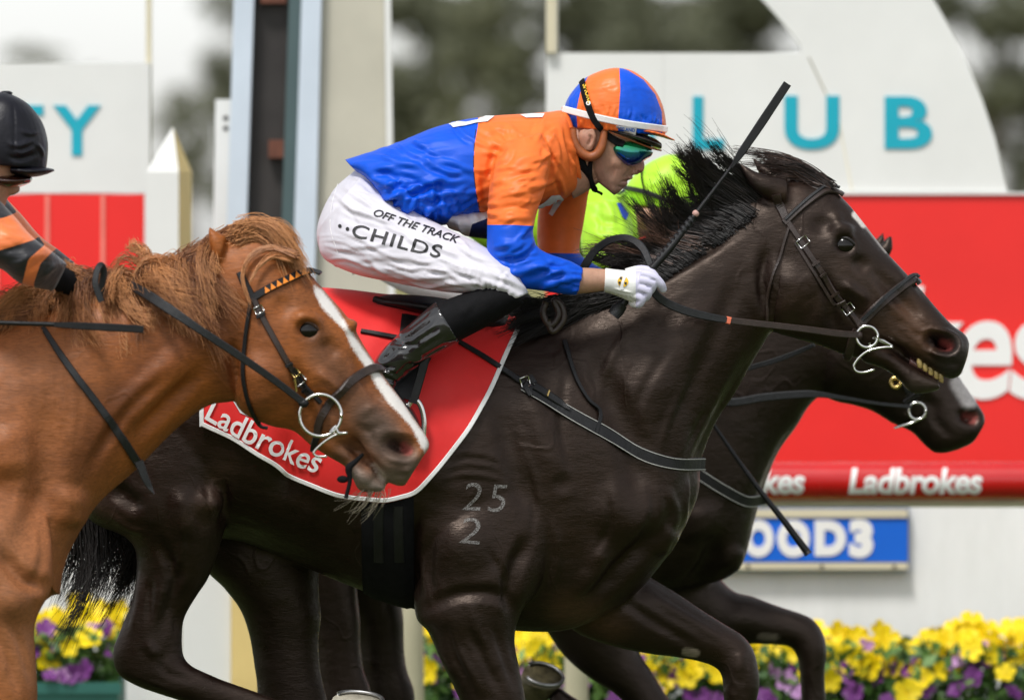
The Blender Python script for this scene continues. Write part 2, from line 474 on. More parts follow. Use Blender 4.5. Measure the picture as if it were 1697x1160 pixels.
BROWN_LEATHER = plain('dark_brown_leather', (0.030, 0.018, 0.014), 0.36, 0.3, 40, 0.25, 500)
GREY_WEB = plain('grey_black_rubber_rein', (0.016, 0.017, 0.019), 0.45, 0.3, 60, 0.4, 600, spec=0.4)
TAN_LEATHER = plain('tan_leather', srgb(150, 84, 44), 0.45, 0.2, 60, 0.2, 500)
STEEL = plain('polished_steel', (0.72, 0.71, 0.68), 0.18, 0.1, 30, metallic=1.0)
BRASS = plain('brass', (0.70, 0.50, 0.18), 0.25, 0.1, 30, metallic=1.0)
EYE_MAT = plain('horse_eye', (0.004, 0.0025, 0.002), 0.12, 0.2, 80, spec=0.4)
LID_DARK = plain('dark_eyelid_skin', (0.010, 0.007, 0.006), 0.42, 0.3, 120, 0.3, 700)
LID_BROWN = plain('brown_eyelid_skin', (0.05, 0.020, 0.010), 0.45, 0.3, 120, 0.3, 700)
HOOF_MAT = plain('hoof_horn', (0.045, 0.035, 0.028), 0.5, 0.35, 50, 0.3, 120)
PALE_HOOF = plain('pale_hoof_horn', srgb(196, 190, 172), 0.5, 0.2, 50, 0.3, 120)
SHOE_MAT = plain('worn_racing_plate', (0.42, 0.42, 0.42), 0.42, 0.2, 60, metallic=1.0)
TOOTH = plain('teeth_enamel', srgb(160, 138, 84), 0.35, 0.35, 160)
RED_CLOTH = plain('red_saddle_cloth', srgb(222, 26, 24), 0.62, 0.06, 12, 0.25, 900, sheen=0.15)
WHITE_TRIM = plain('white_cloth_trim', srgb(232, 232, 232), 0.7, 0.05, 30, 0.2, 900)
BLACK_CLOTH = plain('black_stretch_cloth', (0.006, 0.006, 0.007), 0.8, 0.3, 40, 0.2, 900, spec=0.15)
WHITE_GLOVE = plain('white_glove_leather', srgb(232, 233, 230), 0.5, 0.05, 30, 0.2, 500)
LILAC_GLOVE = plain('pale_glove_fabric', srgb(214, 213, 232), 0.7, 0.05, 30, 0.25, 800)
BLACK_INK = plain('black_print', (0.012, 0.012, 0.014), 0.6, 0.2, 20)
GRASS_BLADE = plain('grass_blades', (0.07, 0.16, 0.025), 0.6, 0.4, 6)
# ------------------------------------------------------------------ the ground
def ground():
    t = NT('turf'); t.set(Roughness=0.85, Specular_IOR_Level=0.2)
    a = t.noise(0.03, 4); b = t.noise(7, 5, 0.7)
    c = t.mix(0.5, t.ramp(a, [(0.3, (0.05, 0.08, 0.02)), (0.5, (0.10, 0.12, 0.04)), (0.7, (0.20, 0.19, 0.07))]), t.ramp(b, [(0.3, (0.03, 0.055, 0.012)), (0.7, (0.09, 0.14, 0.03))]))
    t.base(c); t.bump(t.noise(60, 5, 0.7), 0.6, 0.03)
    o = MB().add([(-900, -40, 0), (900, -40, 0), (900, 2500, 0), (-900, 2500, 0)], [(0, 1, 2, 3)]).build('ground', t.m)
    tag(o, kind='structure')
ground()

# dry paddock rising gently behind the course
def paddock():
    t = NT('dry_paddock'); t.set(Roughness=0.9)
    t.base(t.ramp(t.noise(0.08, 5), [(0.3, (0.30, 0.26, 0.10)), (0.7, (0.22, 0.23, 0.08))]))
    n = 40; V = []
    for j in range(8):
        for i in range(n):
            x = -120 + 240 * i / (n - 1); y = 240 + j * 40
            V.append((x, y, 0.02 + j * 0.16 + 0.12 * math.sin(i * 1.3 + j)))
    Fc = [(j * n + i, j * n + i + 1, (j + 1) * n + i + 1, (j + 1) * n + i) for j in range(7) for i in range(n - 1)]
    tag(mesh_obj('paddock', V, Fc, t.m), kind='structure')
paddock()

def wx(px, y): return P(px, 0, y)[0]
def wz(py, y): return P(0, py, y)[2]

# ------------------------------------------------------------------ trees far behind
def tree_mats():
    ms = []
    for nm, a, b in (('gum_leaves_dark', (0.058, 0.066, 0.038), (0.135, 0.140, 0.082)), ('gum_leaves_olive', (0.066, 0.074, 0.040), (0.155, 0.160, 0.092))):
        t = NT(nm); t.set(Roughness=0.6, Specular_IOR_Level=0.3)
        t.base(t.ramp(t.attr('tone'), [(0, a), (1, b)])); ms.append(t.m)
    return ms
LEAF = tree_mats()
BARK = plain('gum_bark', (0.16, 0.135, 0.11), 0.8, 0.35, 2.0, 0.3, 5)

def tree(px, py_top, y, width_px, label, seed, n=1500, gap=0.0, mi=0):
    r = np.random.default_rng(seed); s = (D + y) / F
    x0, zt, wd = (px - CX) * s, H - (py_top - CY) * s, width_px * s
    root = thing('gum_tree', label, 'tree', group='trees beyond the racecourse')
    tr = MB(); base = np.array([x0, y, 0.0]); top = np.array([x0 + r.normal(0, .4), y, zt * 0.55])
    tr.tube(catmull([base, base * .5 + top * .5 + r.normal(0, .25, 3), top], 5), [0.42, 0.30, 0.2], 8)
    cl = []
    for k in range(9):
        a = r.uniform(0, 6.28); rr = r.uniform(.25, .8) * wd / 2
        end = np.array([x0 + rr * math.cos(a), y + rr * math.sin(a) * .7, zt * r.uniform(.42, .92)])
        st = base * (1 - .75) + top * .75 + r.normal(0, .15, 3)
        tr.tube(catmull([st, (st + end) / 2 + (0, 0, -.3), end], 4), [0.15, 0.09, 0.04], 6)
        cl.append((end, r.uniform(.16, .30) * wd))
    for k in range(5): cl.append((np.array([x0 + r.normal(0, .2) * wd, y + r.normal(0, .15) * wd, zt * r.uniform(.3, .97)]), r.uniform(.14, .24) * wd))
    tr.build('trunk', BARK, root)
    # leaf sprays on the shells of many clumps, with holes between them
    per = n // len(cl); V = np.empty((per * len(cl) * 4, 3)); tone = np.empty(per * len(cl) * 4); q = 0
    for c, R in cl:
        d = r.normal(0, 1, (per, 3)); d /= np.linalg.norm(d, axis=1)[:, None]
        p = c + d * R * (r.uniform(.35, 1.0, per) ** .5)[:, None] * (1, 1, .72)
        p[:, 2] = np.minimum(p[:, 2], zt); p[:, 2] = np.maximum(p[:, 2], zt * .08)
        a = r.normal(0, 1, (per, 3)); a /= np.linalg.norm(a, axis=1)[:, None]
        b = np.cross(a, d); b /= np.linalg.norm(b, axis=1)[:, None] + 1e-9
        L = r.uniform(.22, .52, per)[:, None] * (wd / 9)
        V[q:q + per * 4] = np.stack([p - a * L, p - b * L * .5, p + a * L, p + b * L * .5], 1).reshape(-1, 3)
        tone[q:q + per * 4] = np.repeat(np.clip(r.normal(.5, .28, per) , 0, 1), 4); q += per * 4
    Fc = np.arange(len(V)).reshape(-1, 4)
    o = mesh_obj('crown', V, Fc, LEAF[mi], root, False)
    at = o.data.attributes.new('tone', 'FLOAT', 'POINT'); at.data.foreach_set('value', tone.astype(np.float32))

TREES = [(70, 62, 330, 130, 'small rounded gum tree showing above the white TY board', 900, 1),
         (135, 84, 345, 140, 'low gum tree beside the rounded one above the TY board', 900, 0),
         (395, 30, 360, 190, 'gum tree rising behind the pale steel winning post', 2000, 0),
         (300, 120, 300, 150, 'low olive gum tree behind the pointed white post', 1600, 1),
         (480, -60, 380, 260, 'tall gum tree hidden behind the winning post panels', 1500, 0),
         (690, -90, 370, 300, 'tall gum tree right of the beige winning post panel', 2600, 0),
         (800, -50, 330, 230, 'olive gum tree above the crouching jockey in orange and blue', 1900, 1),
         (930, -110, 390, 320, 'tall dark gum tree behind the left upright of the CLUB sign', 2800, 0),
         (1080, -80, 345, 270, 'gum tree seen through the opening of the CLUB sign', 2200, 0),
         (1230, -100, 380, 300, 'dark gum tree behind the curved band of the CLUB sign', 2200, 0),
         (1450, -60, 360, 280, 'gum tree hidden behind the curved end of the CLUB sign', 1200, 1),
         (1640, -70, 350, 250, 'gum tree with bright gaps beyond the curved end of the CLUB sign', 1700, 0),
         (1740, -20, 390, 260, 'olive gum tree beside the gappy one beyond the CLUB sign', 1800, 1)]
for i, (px, pt, y, wd, lb, n, mi) in enumerate(TREES): tree(px, pt, y, wd, lb, 40 + i, int(n * (1.9 if px > 420 else 1.1)), mi=mi)
def scrub():
    r = np.random.default_rng(5); n = 8000
    x = r.uniform(-11, 17, n); y = r.uniform(318, 402, n)
    p = np.stack([x, y, 0 * x], 1); p[:, 2] = 1.2 + np.abs(r.normal(0, 1, n)) * 4.2 * (x > -9.5)
    p[:, 2] = np.where(x < -5.5, np.minimum(p[:, 2], 4.2), p[:, 2])
    a = r.normal(0, 1, (n, 3)); a /= np.linalg.norm(a, axis=1)[:, None]; b = np.cross(a, r.normal(0, 1, (n, 3))); b /= np.linalg.norm(b, axis=1)[:, None]
    L = r.uniform(.25, .55, n)[:, None]
    V = np.stack([p - a * L, p - b * L * .6, p + a * L, p + b * L * .6], 1).reshape(-1, 3)
    o = mesh_obj('scrub', V, np.arange(len(V)).reshape(-1, 4), LEAF[1], None, False)
    at = o.data.attributes.new('tone', 'FLOAT', 'POINT'); at.data.foreach_set('value', np.repeat(r.uniform(.2, 1, n), 4).astype(np.float32))
    tag(o, 'dense olive scrub growing under the gum trees', 'scrub', kind='stuff')
scrub()

# ------------------------------------------------------------------ signs behind the rail
YB = 4.4
def px_poly(pts, y): return [(P(a, b, y)[0], P(a, b, y)[2]) for a, b in pts]

def club_sign():
    root = thing('arched_sign', 'white arched sign board with teal CLUB letters above the red board', 'sign')
    cx, cy, Ro, Ri = 749, 491, 937, 711
    arc = lambda R, xa, xb, n: [(x, cy - math.sqrt(R * R - (x - cx) ** 2)) for x in np.linspace(xa, xb, n)]
    pts = [(905, 318), (905, -433)] + arc(Ro, 912, 1668, 40) + [(1670, 318), (1100, 318), (1100, 88)] + [(1328, 88)] + arc(Ri, 1326, 925, 30) + [(925, 88), (1099.7, 88), (1099.7, 318)]
    MB().prism(px_poly(pts, YB), YB, YB + .07).build('board', WHITE_PAINT, root, False)
    for x0, x1 in ((905, 922),): MB().box(wx(x0, YB), wx(x1, YB), YB - .03, YB - .003, wz(88, YB), wz(-430, YB)).build('upright', CREAM_PAINT, root, False)
    for ch, b in (('C', (1000, 158, 1085, 249)), ('L', (1148, 160, 1200, 248)), ('U', (1300, 159, 1391, 248)), ('B', (1466, 160, 1545, 247))):
        text_flat('letter', ch, b, YB - .004, TEAL_PRINT, root, 0.028)
    # hairline panel joint
    MB().tube([P(1340, 95, YB - .001), P(1390, 200, YB - .001), P(1412, 316, YB - .001)], .0022, 5).build('panel_joint', CREAM_PAINT, root)
    for x in (960, 1600): MB().box(wx(x, YB) - .04, wx(x, YB) + .04, YB + .08, YB + .16, 0, wz(200, YB)).build('leg', DARK_STEEL, root, False)
club_sign()

def red_board():
    root = thing('sponsor_board', 'large red board with white sponsor lettering under the CLUB sign', 'board')
    MB().box(wx(905, YB), wx(2150, YB), YB, YB + .06, wz(800, YB), wz(319.5, YB)).build('panel', RED_BOARD, root, False)
    MB().box(wx(904, YB), wx(2151, YB), YB - .012, YB - .002, wz(323, YB), wz(318.6, YB)).build('top_trim', WHITE_PAINT, root, False)
    text_flat('lettering', 'Ladbrokes', (915, 474, 1752, 662), YB - .004, WHITE_PRINT, root, 0.02, 0.12, 0.94)
red_board()

def ty_sign():
    root = thing('club_name_sign', 'white sign board with teal TY letters above red panels', 'sign')
    MB().box(wx(-420, YB), wx(248, YB), YB, YB + .06, wz(320, YB), wz(105, YB)).build('board', WHITE_PAINT, root, False)
    text_flat('letter', 'Y', (88, 175, 167, 258), YB - .004, TEAL_PRINT, root, 0.03)
    text_flat('letter', 'T', (4, 175, 72, 258), YB - .004, TEAL_PRINT, root, 0.03)
    for x0, x1 in ((-420, -6), (-5.7, 78), (78.3, 170), (170.3, 239)):
        MB().box(wx(x0, YB), wx(x1, YB), YB, YB + .06, wz(800, YB), wz(322, YB)).build('red_panel', RED_BOARD, root, False)
    pk = plain('worn_pink_seam', srgb(240, 130, 116), .5, .1, 12)
    for x in (-5.8, 78, 170): MB().box(wx(x - 3, YB), wx(x + 4, YB), YB - .006, YB - .002, wz(799, YB), wz(323, YB)).build('seam_strip', pk, root, False)
    MB().box(wx(239.5, YB), wx(247, YB), YB, YB + .06, wz(800, YB), wz(321, YB)).build('edge_trim', WHITE_PAINT, root, False)
    MB().box(wx(240, YB), wx(249, YB), YB + .065, YB + .11, 0, wz(-300, YB)).build('mast', CREAM_PAINT, root, False)
ty_sign()

def wall(px0, px1, label):
    o = MB().box(wx(px0, YB), wx(px1, YB), YB - .02, YB + .14, 0, wz(801, YB)).build('low_wall', WHITE_WALL, None, False)
    tag(o, label, 'wall')
t = NT('weathered_white_wall'); t.set(Roughness=0.6)
t.base(t.mix(0.5, srgb(242, 243, 241), t.ramp(t.noise(5, 6, 0.7, stretch=(1, 1, .25)), [(0.35, srgb(222, 223, 219)), (0.6, srgb(244, 244, 242))])))
WHITE_WALL = t.m
wall(905, 2150, 'weathered white wall below the red board carrying the blue plate')
wall(-420, 246, 'white wall below the red panels of the TY sign')

def blue_plate():
    y = YB - .06
    root = thing('name_plate', 'blue plate with white lettering ending OOD3 on the white wall', 'plate')
    MB().box(wx(1120, y), wx(1506, y), y, y + .035, wz(946, y), wz(836, y)).build('backing', plain('faded_navy_edge', srgb(96, 118, 168), .5), root, False)
    for a, b in ((843, 857), (932, 943)): MB().box(wx(1122, y), wx(1504, y), y - .016, y - .002, wz(b, y), wz(a, y)).build('rail_strip', CREAM_PAINT, root, False)
    MB().box(wx(1122, y), wx(1504, y), y - .008, y - .002, wz(930, y), wz(859, y)).build('face', BLUE_PLATE, root, False)
    for ch, b in (('O', (1232, 861, 1282, 923)), ('O', (1288, 861, 1342, 923)), ('D', (1350, 862, 1402, 921)), ('3', (1407, 860, 1447, 924))):
        text_flat('letter', ch, b, y - .011, WHITE_PRINT, root, 0.07)
    for x in (1240, 1362, 1482): MB().ell(P(x, 938, y - .018), .006, .004, .006, 10, 6).build('bolt', DARK_STEEL, root)
blue_plate()

# ------------------------------------------------------------------ running rail
def rail():
    y = 3.25
    root = thing('running_rail', 'padded red running rail with white sponsor lettering in front of the boards', 'rail')
    zc = wz(796, y); r = S(31, y)
    mb = MB(); mb.tube([(wx(x, y), y, zc) for x in np.linspace(-900, 2400, 40)], r, 28); tube = mb.build('rail_tube', RED_TUBE, root)
    b = bvh_of(tube)
    for x0 in (1406, 1112, 1730, 500, 800, 180, -130):
        text_on('lettering', 'Ladbrokes', (x0, 818), (222 , 0), (0, -42), b, WHITE_PRINT, root, 0.03, 0.16, 0.95, 0.0025, maxlen=.3)
    MB().tube([(wx(x, y), y + .03, zc - r - .012) for x in np.linspace(-900, 2400, 20)], .013, 8).build('under_tube', CREAM_PAINT, root)
    for px in (955, 683, 1900, 1650 + 300, -250):
        x = wx(px, y)
        MB().loft([(px - 19, 826, px + 19, 826, .03, y + .08), (px - 19, 1000, px + 19, 1000, .03, y + .12), (px - 20, 1160, px + 20, 1160, .03, y + .2), (px - 21, 1440, px + 21, 1440, .035, y + .35)], 4, 14).build('stanchion', CREAM_PAINT, root)
rail()

# ------------------------------------------------------------------ winning post and neighbours
def winning_post():
    y = 4.0
    root = thing('winning_post', 'tall winning post of pale steel flanges, dark recess and beige panel', 'post')
    def slab(name, xt0, xt1, xb0, xb1, yf, yb, mat):
        # edges lean slightly: pixel x at the top of the frame and at its foot
        z1, z0 = wz(-500, y), 0.0
        f = lambda a, b, py: a + (b - a) * (py / 1160)
        V = []
        for py in (-500, 1370):
            for yy in (yf, yb):
                for a, b in ((xt0, xb0), (xt1, xb1)): V.append(P(f(a, b, py), py, y)[0:1] + (yy, wz(py, y)))
        MB().add(V, [(0, 1, 5, 4), (2, 6, 7, 3), (0, 4, 6, 2), (1, 3, 7, 5), (0, 2, 3, 1), (4, 5, 7, 6)]).build(name, mat, root, False)
    slab('flange', 388, 421, 352, 383, y - .02, y + .10, PALE_STEEL)
    slab('recess', 421.5, 478, 384, 440, y + .05, y + .10, DARK_STEEL)
    slab('inner_strip', 479, 499, 441, 462, y + .0, y + .10, TEAL_STEEL)
    slab('flange', 500, 533, 463, 505, y - .02, y + .10, PALE_STEEL)
    slab('side_panel', 534, 636, 506, 650, y + .03, y + .10, BEIGE_PANEL)
    slab('edge_trim', 637, 647, 651, 664, y + .01, y + .10, WHITE_PAINT)
    MB().box(wx(445, y), wx(470, y), y + .0, y + .045, wz(262, y), wz(232, y)).build('rusty_bracket', plain('rust', (0.14, 0.05, 0.03), .8, .3), root, False)
    MB().box(wx(432, y), wx(474, y), y + .0, y + .045, wz(6, y), wz(-20, y)).build('rusty_bracket', bpy.data.materials['rust'], root, False)
winning_post()

def side_post():
    y = 4.12
    root = thing('steel_upright', 'short white steel upright with two bolt holes beside the winning post', 'post')
    MB().prism(px_poly([(357, 165), (389, 165), (383, 420), (352, 1400), (322, 1400), (353, 420)], y), y, y + .05).build('plate', WHITE_PAINT, root, False)
    for py in (196, 213): MB().ell(P(374, py, y - .001), .0085, .004, .0085, 14, 8).build('bolt_hole', DARK_STEEL, root)
side_post()

def pointed_post():
    y = 3.8
    root = thing('pointed_post', 'square white post with a pyramid cap and one cream side', 'post')
    # a square post turned so that two faces show: white in front, cream at the right
    d1, d2 = .095, .13
    for nm, px0, px1, ya, yb, mat, tip in (('front_face', 243, 296, y, y, WHITE_PAINT, (285, 210)), ('side_face', 296, 318, y, y + .13, YELLOW_CREAM, (285, 210))):
        V = [P(px0, 1330, ya), P(px1, 1330, yb), P(px1, 285, yb), P(px0, 285, ya), (P(285, 210, y)[0], y + .06, P(285, 210, y)[2])]
        MB().add(V, [(0, 1, 2, 3), (3, 2, 4)]).build(nm, mat, root, False)
    V = [P(318, 1330, y + .13), (P(262, 1330, y)[0], y + .16, P(262, 1330, y)[2]), (P(262, 285, y)[0], y + .16, P(262, 285, y)[2]), P(318, 285, y + .13), (P(285, 210, y)[0], y + .06, P(285, 210, y)[2]), P(243, 1330, y), P(243, 285, y)]
    MB().add(V, [(0, 1, 2, 3), (3, 2, 4), (1, 5, 6, 2), (2, 6, 4)]).build('rear_faces', WHITE_PAINT, root, False)
pointed_post()
def yellow_post():
    y = 3.75
    o = MB().box(wx(383, y), wx(428, y), y, y + .09, 0, wz(900, y)).build('yellow_post', YELLOW_CREAM, None, False)
    tag(o, 'short faded yellow post seen between the dark hind legs', 'post')
    o = MB().box(wx(300, y), wx(382, y), y + .02, y + .09, 0, wz(880, y)).build('white_base_board', WHITE_PAINT, None, False)
    tag(o, 'white board standing beside the short faded yellow post', 'board')
yellow_post()

# ------------------------------------------------------------------ flower boxes
FOL = NT('pansy_leaves'); FOL.set(Roughness=0.5); FOL.base(FOL.ramp(FOL.attr('tone'), [(0, (0.03, 0.09, 0.02)), (1, (0.16, 0.30, 0.06))])); FOL = FOL.m
YEL = plain('yellow_petals', srgb(255, 222, 10), 0.55, 0.10, 30)
PUR = plain('purple_petals', srgb(128, 62, 140), 0.55, 0.35, 40)
LIL = plain('pale_lilac_petals', srgb(200, 150, 205), 0.55, 0.2, 40)
GRN_BOX = plain('green_box_paint', srgb(56, 118, 108), 0.5, 0.1, 6)
def petal_mesh(name, mat, cup):
    V, Fc = [], []; n = 5
    for k in range(n):
        a = 2 * math.pi * k / n; o = len(V)
        for r, w, h in ((0.0, 0.06, 0), (.4, .34, .10 * cup), (.8, .42, .28 * cup), (1.0, .2, .30 * cup)):
            for s in (-1, 0, 1):
                x, y = r, w * s
                V.append((x * math.cos(a) - y * math.sin(a), x * math.sin(a) + y * math.cos(a), h + (-.05 if s == 0 else .03) + .03 * (k % 2)))
        for i in range(3):
            for j in range(2): b = o + i * 3 + j; Fc.append((b, b + 1, b + 4, b + 3))
    me = bpy.data.meshes.new(name); me.from_pydata(V, [], Fc); me.update(); me.materials.append(mat); return me
PET = {'y': petal_mesh('yellow_flower', YEL, 1.0), 'p': petal_mesh('purple_flower', PUR, .6), 'l': petal_mesh('lilac_flower', LIL, .6)}

def bed(px0, px1, y, top, mid, box_top, n_y, n_p, label, seed):
    r = np.random.default_rng(seed)
    root = thing('flower_box', label, 'flower box')
    x0, x1 = wx(px0, y), wx(px1, y)
    zb = wz(box_top, y); b = MB()
    b.box(x0, x1, y - .02, y, 0, zb); b.box(x0, x1, y + .40, y + .42, 0, zb); b.box(x0, x0 + .02, y + .002, y + .398, 0, zb); b.box(x1 - .02, x1, y + .002, y + .398, 0, zb)
    b.box(x0 + .022, x1 - .022, y + .002, y + .398, .02, zb - .03); b.build('box', GRN_BOX, root, False)
    MB().box(x0 - .01, x1 + .01, y - .034, y - .021, zb - .03, zb + .005).build('rim', GRN_BOX, root, False)
    zt, zm = wz(top, y), wz(mid, y)
    n = int(2600 * (x1 - x0)); p = np.stack([r.uniform(x0, x1, n), r.uniform(y - .02, y + .40, n), zb + (zt - zb) * r.uniform(-.1, .85, n)], 1)
    a = r.normal(0, 1, (n, 3)); a /= np.linalg.norm(a, axis=1)[:, None]; c = np.cross(a, r.normal(0, 1, (n, 3))); c /= np.linalg.norm(c, axis=1)[:, None]
    L = r.uniform(.012, .035, n)[:, None]
    V = np.stack([p - a * L, p - c * L * .55, p + a * L, p + c * L * .55], 1).reshape(-1, 3)
    o = mesh_obj('foliage', V, np.arange(len(V)).reshape(-1, 4), FOL, root, False); tag(o, kind='stuff')
    at = o.data.attributes.new('tone', 'FLOAT', 'POINT'); at.data.foreach_set('value', np.repeat(r.uniform(0, 1, n), 4).astype(np.float32))
    def put(me, x, yy, z, sc):
        o = bpy.data.objects.new('flower', me); COL.objects.link(o); o.parent = root
        o.location = (x, yy, z); o.scale = (sc,) * 3
        o.rotation_euler = (math.radians(r.uniform(35, 100)), r.normal(0, .35), r.uniform(-.9, .9))
    for k in range(n_y):
        x = x0 + (x1 - x0) * (k + r.uniform(0, 1)) / n_y; u = r.uniform(0, 1)
        z = zb + .06 + (zt - zb - .06) * (u ** .42) + .025 * math.sin(x * 9) + .018 * math.sin(x * 23 + 1) ; put(PET['y'], x, y - .02 + .34 * u + r.uniform(-.05, .05), z, r.uniform(.030, .047))
    for k in range(n_p):
        x = x0 + (x1 - x0) * (k + r.uniform(0, 1)) / n_p; u = r.uniform(0, 1)
        put(PET['l' if r.uniform() < .22 else 'p'], x, y - .04 + .12 * u, zb + .02 + (zt - zb) * u * .72, r.uniform(.024, .036))
bed(700, 1760, 3.72, 1052, 1102, 1172, 215, 80, 'long flower box of yellow and purple pansies under the blue plate', 3)
bed(-70, 196, 3.72, 1022, 1080, 1132, 44, 22, 'short green flower box of pansies below the TY sign', 4)
# ------------------------------------------------------------------ horses
def hoof3d(root, c, sole, toe, R=0.058, ln=0.085, mat=None, shoe=True):
    """hoof: wall flaring from coronet to sole, frog and racing plate on the sole; c = centre of the sole"""
    s = np.array(sole, float); s /= np.linalg.norm(s); t_ = np.array(toe, float); t_ -= s * (t_ @ s); t_ /= np.linalg.norm(t_)
    q = np.cross(s, t_); c = np.array(c, float); V = []; n = 24; rows = 6
    for j in range(rows):
        f = j / (rows - 1); r = R * (1 - .22 * f); sh = -.35 * R * f
        for k in range(n):
            a = 2 * math.pi * k / n; rx = 1.08 if math.cos(a) > 0 else .82
            hgt = ln * f * (1 if math.cos(a) > 0 else .75)
            V.append(c - s * hgt + t_ * (r * rx * math.cos(a) + sh) + q * (r * .95 * math.sin(a)))
    Fc = [(j * n + k, j * n + (k + 1) % n, (j + 1) * n + (k + 1) % n, (j + 1) * n + k) for j in range(rows - 1) for k in range(n)]
    o = len(V); V.append(c - s * .012); Fc += [(o, (k + 1) % n, k) for k in range(n)]
    o = len(V); V.append(c - s * ln * 1.05 - t_ * .3 * R); Fc += [((rows - 1) * n + k, (rows - 1) * n + (k + 1) % n, o) for k in range(n)]
    h = mesh_obj('hoof', V, Fc, mat or HOOF_MAT, root)
    if shoe:
        a = np.linspace(-2.45, 2.45, 30)
        p = [c + s * .004 + t_ * (R * .93 * (1.08 if math.cos(x) > 0 else .86) * math.cos(x)) + q * (R * .86 * math.sin(x)) for x in a]
        MB().tube(p, .0052, 6).build('horseshoe', SHOE_MAT, h)

OLIVE_HOOF = plain('grass_stained_hoof', (.10, .085, .045), .4, .5, 40, .3, 120)
class Horse:
    def __init__(s, name, label, y, parts, voxel=0.006, smooth=6):
        s.root = thing(name, label, 'horse'); s.y = y
        mb = MB()
        for st in parts:
            st = [list(q) + ([y] if len(q) == 5 else []) for q in st]
            st = [q if len(q) <= 6 else q for q in st]
            mb.loft(st, 6, 44)
        s.c = Clay(mb, voxel, smooth, y); s.col = None
    def base(s, col): s.col = np.tile(np.array(col, float), (s.c.n, 1)); return s
    def paint(s, line, r, col, k=1.0, near=False, yr=None, hard=1.0):
        idx, d = s.c.dist(catmull(line, 4) if len(line) > 2 else line, r, not near)
        f = np.clip((1 - d / r) * hard, 0, 1); f = f * f * (3 - 2 * f) * k
        if near: f = f * (s.c.N[idx, 1] < .15)
        if yr is not None: f = f * ((s.c.V[idx, 1] > yr[0]) & (s.c.V[idx, 1] < yr[1]))
        s.col[idx] = s.col[idx] * (1 - f[:, None]) + np.array(col) * f[:, None]
        return s
    def finish(s, mat, relax=3):
        s.c.relax(relax, .45); s.c.color('coat', s.col); s.body = s.c.build('body', mat, s.root)
        s.bvh = bvh_of(s.body); return s
    def eye(s, px, py, r=.0265, inset=.0085, lid=None, tilt=.30):
        l, n = hit(s.bvh, px, py); c = l - np.array((0, -1, 0)) * inset; k = F / (D + s.y)
        for sg in (1, -1):
            y = c[1] if sg == 1 else 2 * s.y - c[1]; sy = -1 if sg == 1 else 1
            e = MB().ell((c[0], y, c[2]), r * 1.12, r * .85, r, 28, 18).build('eye', EYE_MAT, s.root)
            # lids: arcs lying on the eyeball, the upper one heavier
            for up, rad, h in ((1, [.0025, .0042, .0050, .0042, .0025], .74), (-1, [.0020, .0028, .0030, .0028, .0020], .70)):
                u = np.linspace(-1.12, 1.12, 17); pts = []
                for q in u:
                    dx = q * r * 1.05; dz = up * r * h * math.cos(q / 1.12 * math.pi / 2) ** .75 if abs(q) < 1.12 else 0
                    x_, z_ = dx * math.cos(tilt) + dz * math.sin(tilt), -dx * math.sin(tilt) + dz * math.cos(tilt)
                    rr = min((x_ / (r * 1.12)) ** 2 + (z_ / r) ** 2, .92); pts.append((c[0] + x_, y + sy * r * .85 * math.sqrt(1 - rr), c[2] + z_))
                MB().tube(pts, rad, 8).build('eyelid', lid or LID_DARK, s.root)

def Y(st, y): return [tuple(q[:5]) + (q[5] + y if len(q) > 5 else y,) + tuple(q[6:]) for q in st]
def SH(st, dx, dy): return [(q[0] + dx, q[1] + dy, q[2] + dx, q[3] + dy) + tuple(q[4:]) for q in st]

TORSO = [(120, 650, 128, 740, .09), (168, 565, 178, 860, .20), (260, 512, 290, 890, .25), (360, 492, 390, 895, .272), (450, 486, 470, 925, .283), (545, 487, 535, 952, .288), (640, 498, 615, 984, .285),
         (740, 515, 690, 1008, .275), (830, 532, 775, 1032, .255), (905, 530, 865, 1046, .23), (985, 520, 955, 1040, .205), (1055, 565, 1045, 990, .185), (1110, 650, 1100, 930, .15), (1150, 745, 1138, 868, .10)]
NECK = [(890, 535, 985, 965, .20), (945, 502, 1095, 925, .185), (1005, 458, 1152, 835, .165), (1066, 420, 1166, 762, .142), (1118, 393, 1190, 701, .122), (1168, 363, 1220, 656, .107), (1218, 336, 1247, 603, .097), (1262, 313, 1277, 550, .092), (1305, 299, 1300, 505, .085)]
HEAD = [(1290, 303, 1262, 455, .078), (1328, 297, 1270, 500, .088), (1372, 311, 1282, 546, .096), (1401, 333, 1316, 560, .101), (1430, 368, 1354, 571, .098), (1466, 414, 1396, 587, .078), (1500, 451, 1432, 594, .063), (1528, 482, 1458, 580, .056),
        (1556, 515, 1484, 580, .056), (1580, 540, 1512, 597, .060), (1597, 552, 1548, 617, .060), (1606, 567, 1576, 628, .046), (1604, 588, 1592, 622, .026)]
JAW = [(1420, 545, 1432, 601, .050), (1458, 566, 1466, 612, .044), (1484, 584, 1490, 630, .038), (1506, 600, 1511, 651, .040), (1530, 616, 1537, 651, .040), (1552, 630, 1559, 645, .030)]
EAR = [(1306, 296, 1303, 340, .030, -.058), (1285, 293, 1282, 333, .030, -.062), (1262, 288, 1259, 323, .026, -.066), (1242, 279, 1240, 303, .016, -.07), (1223, 267, 1224, 272, .004, -.072)]
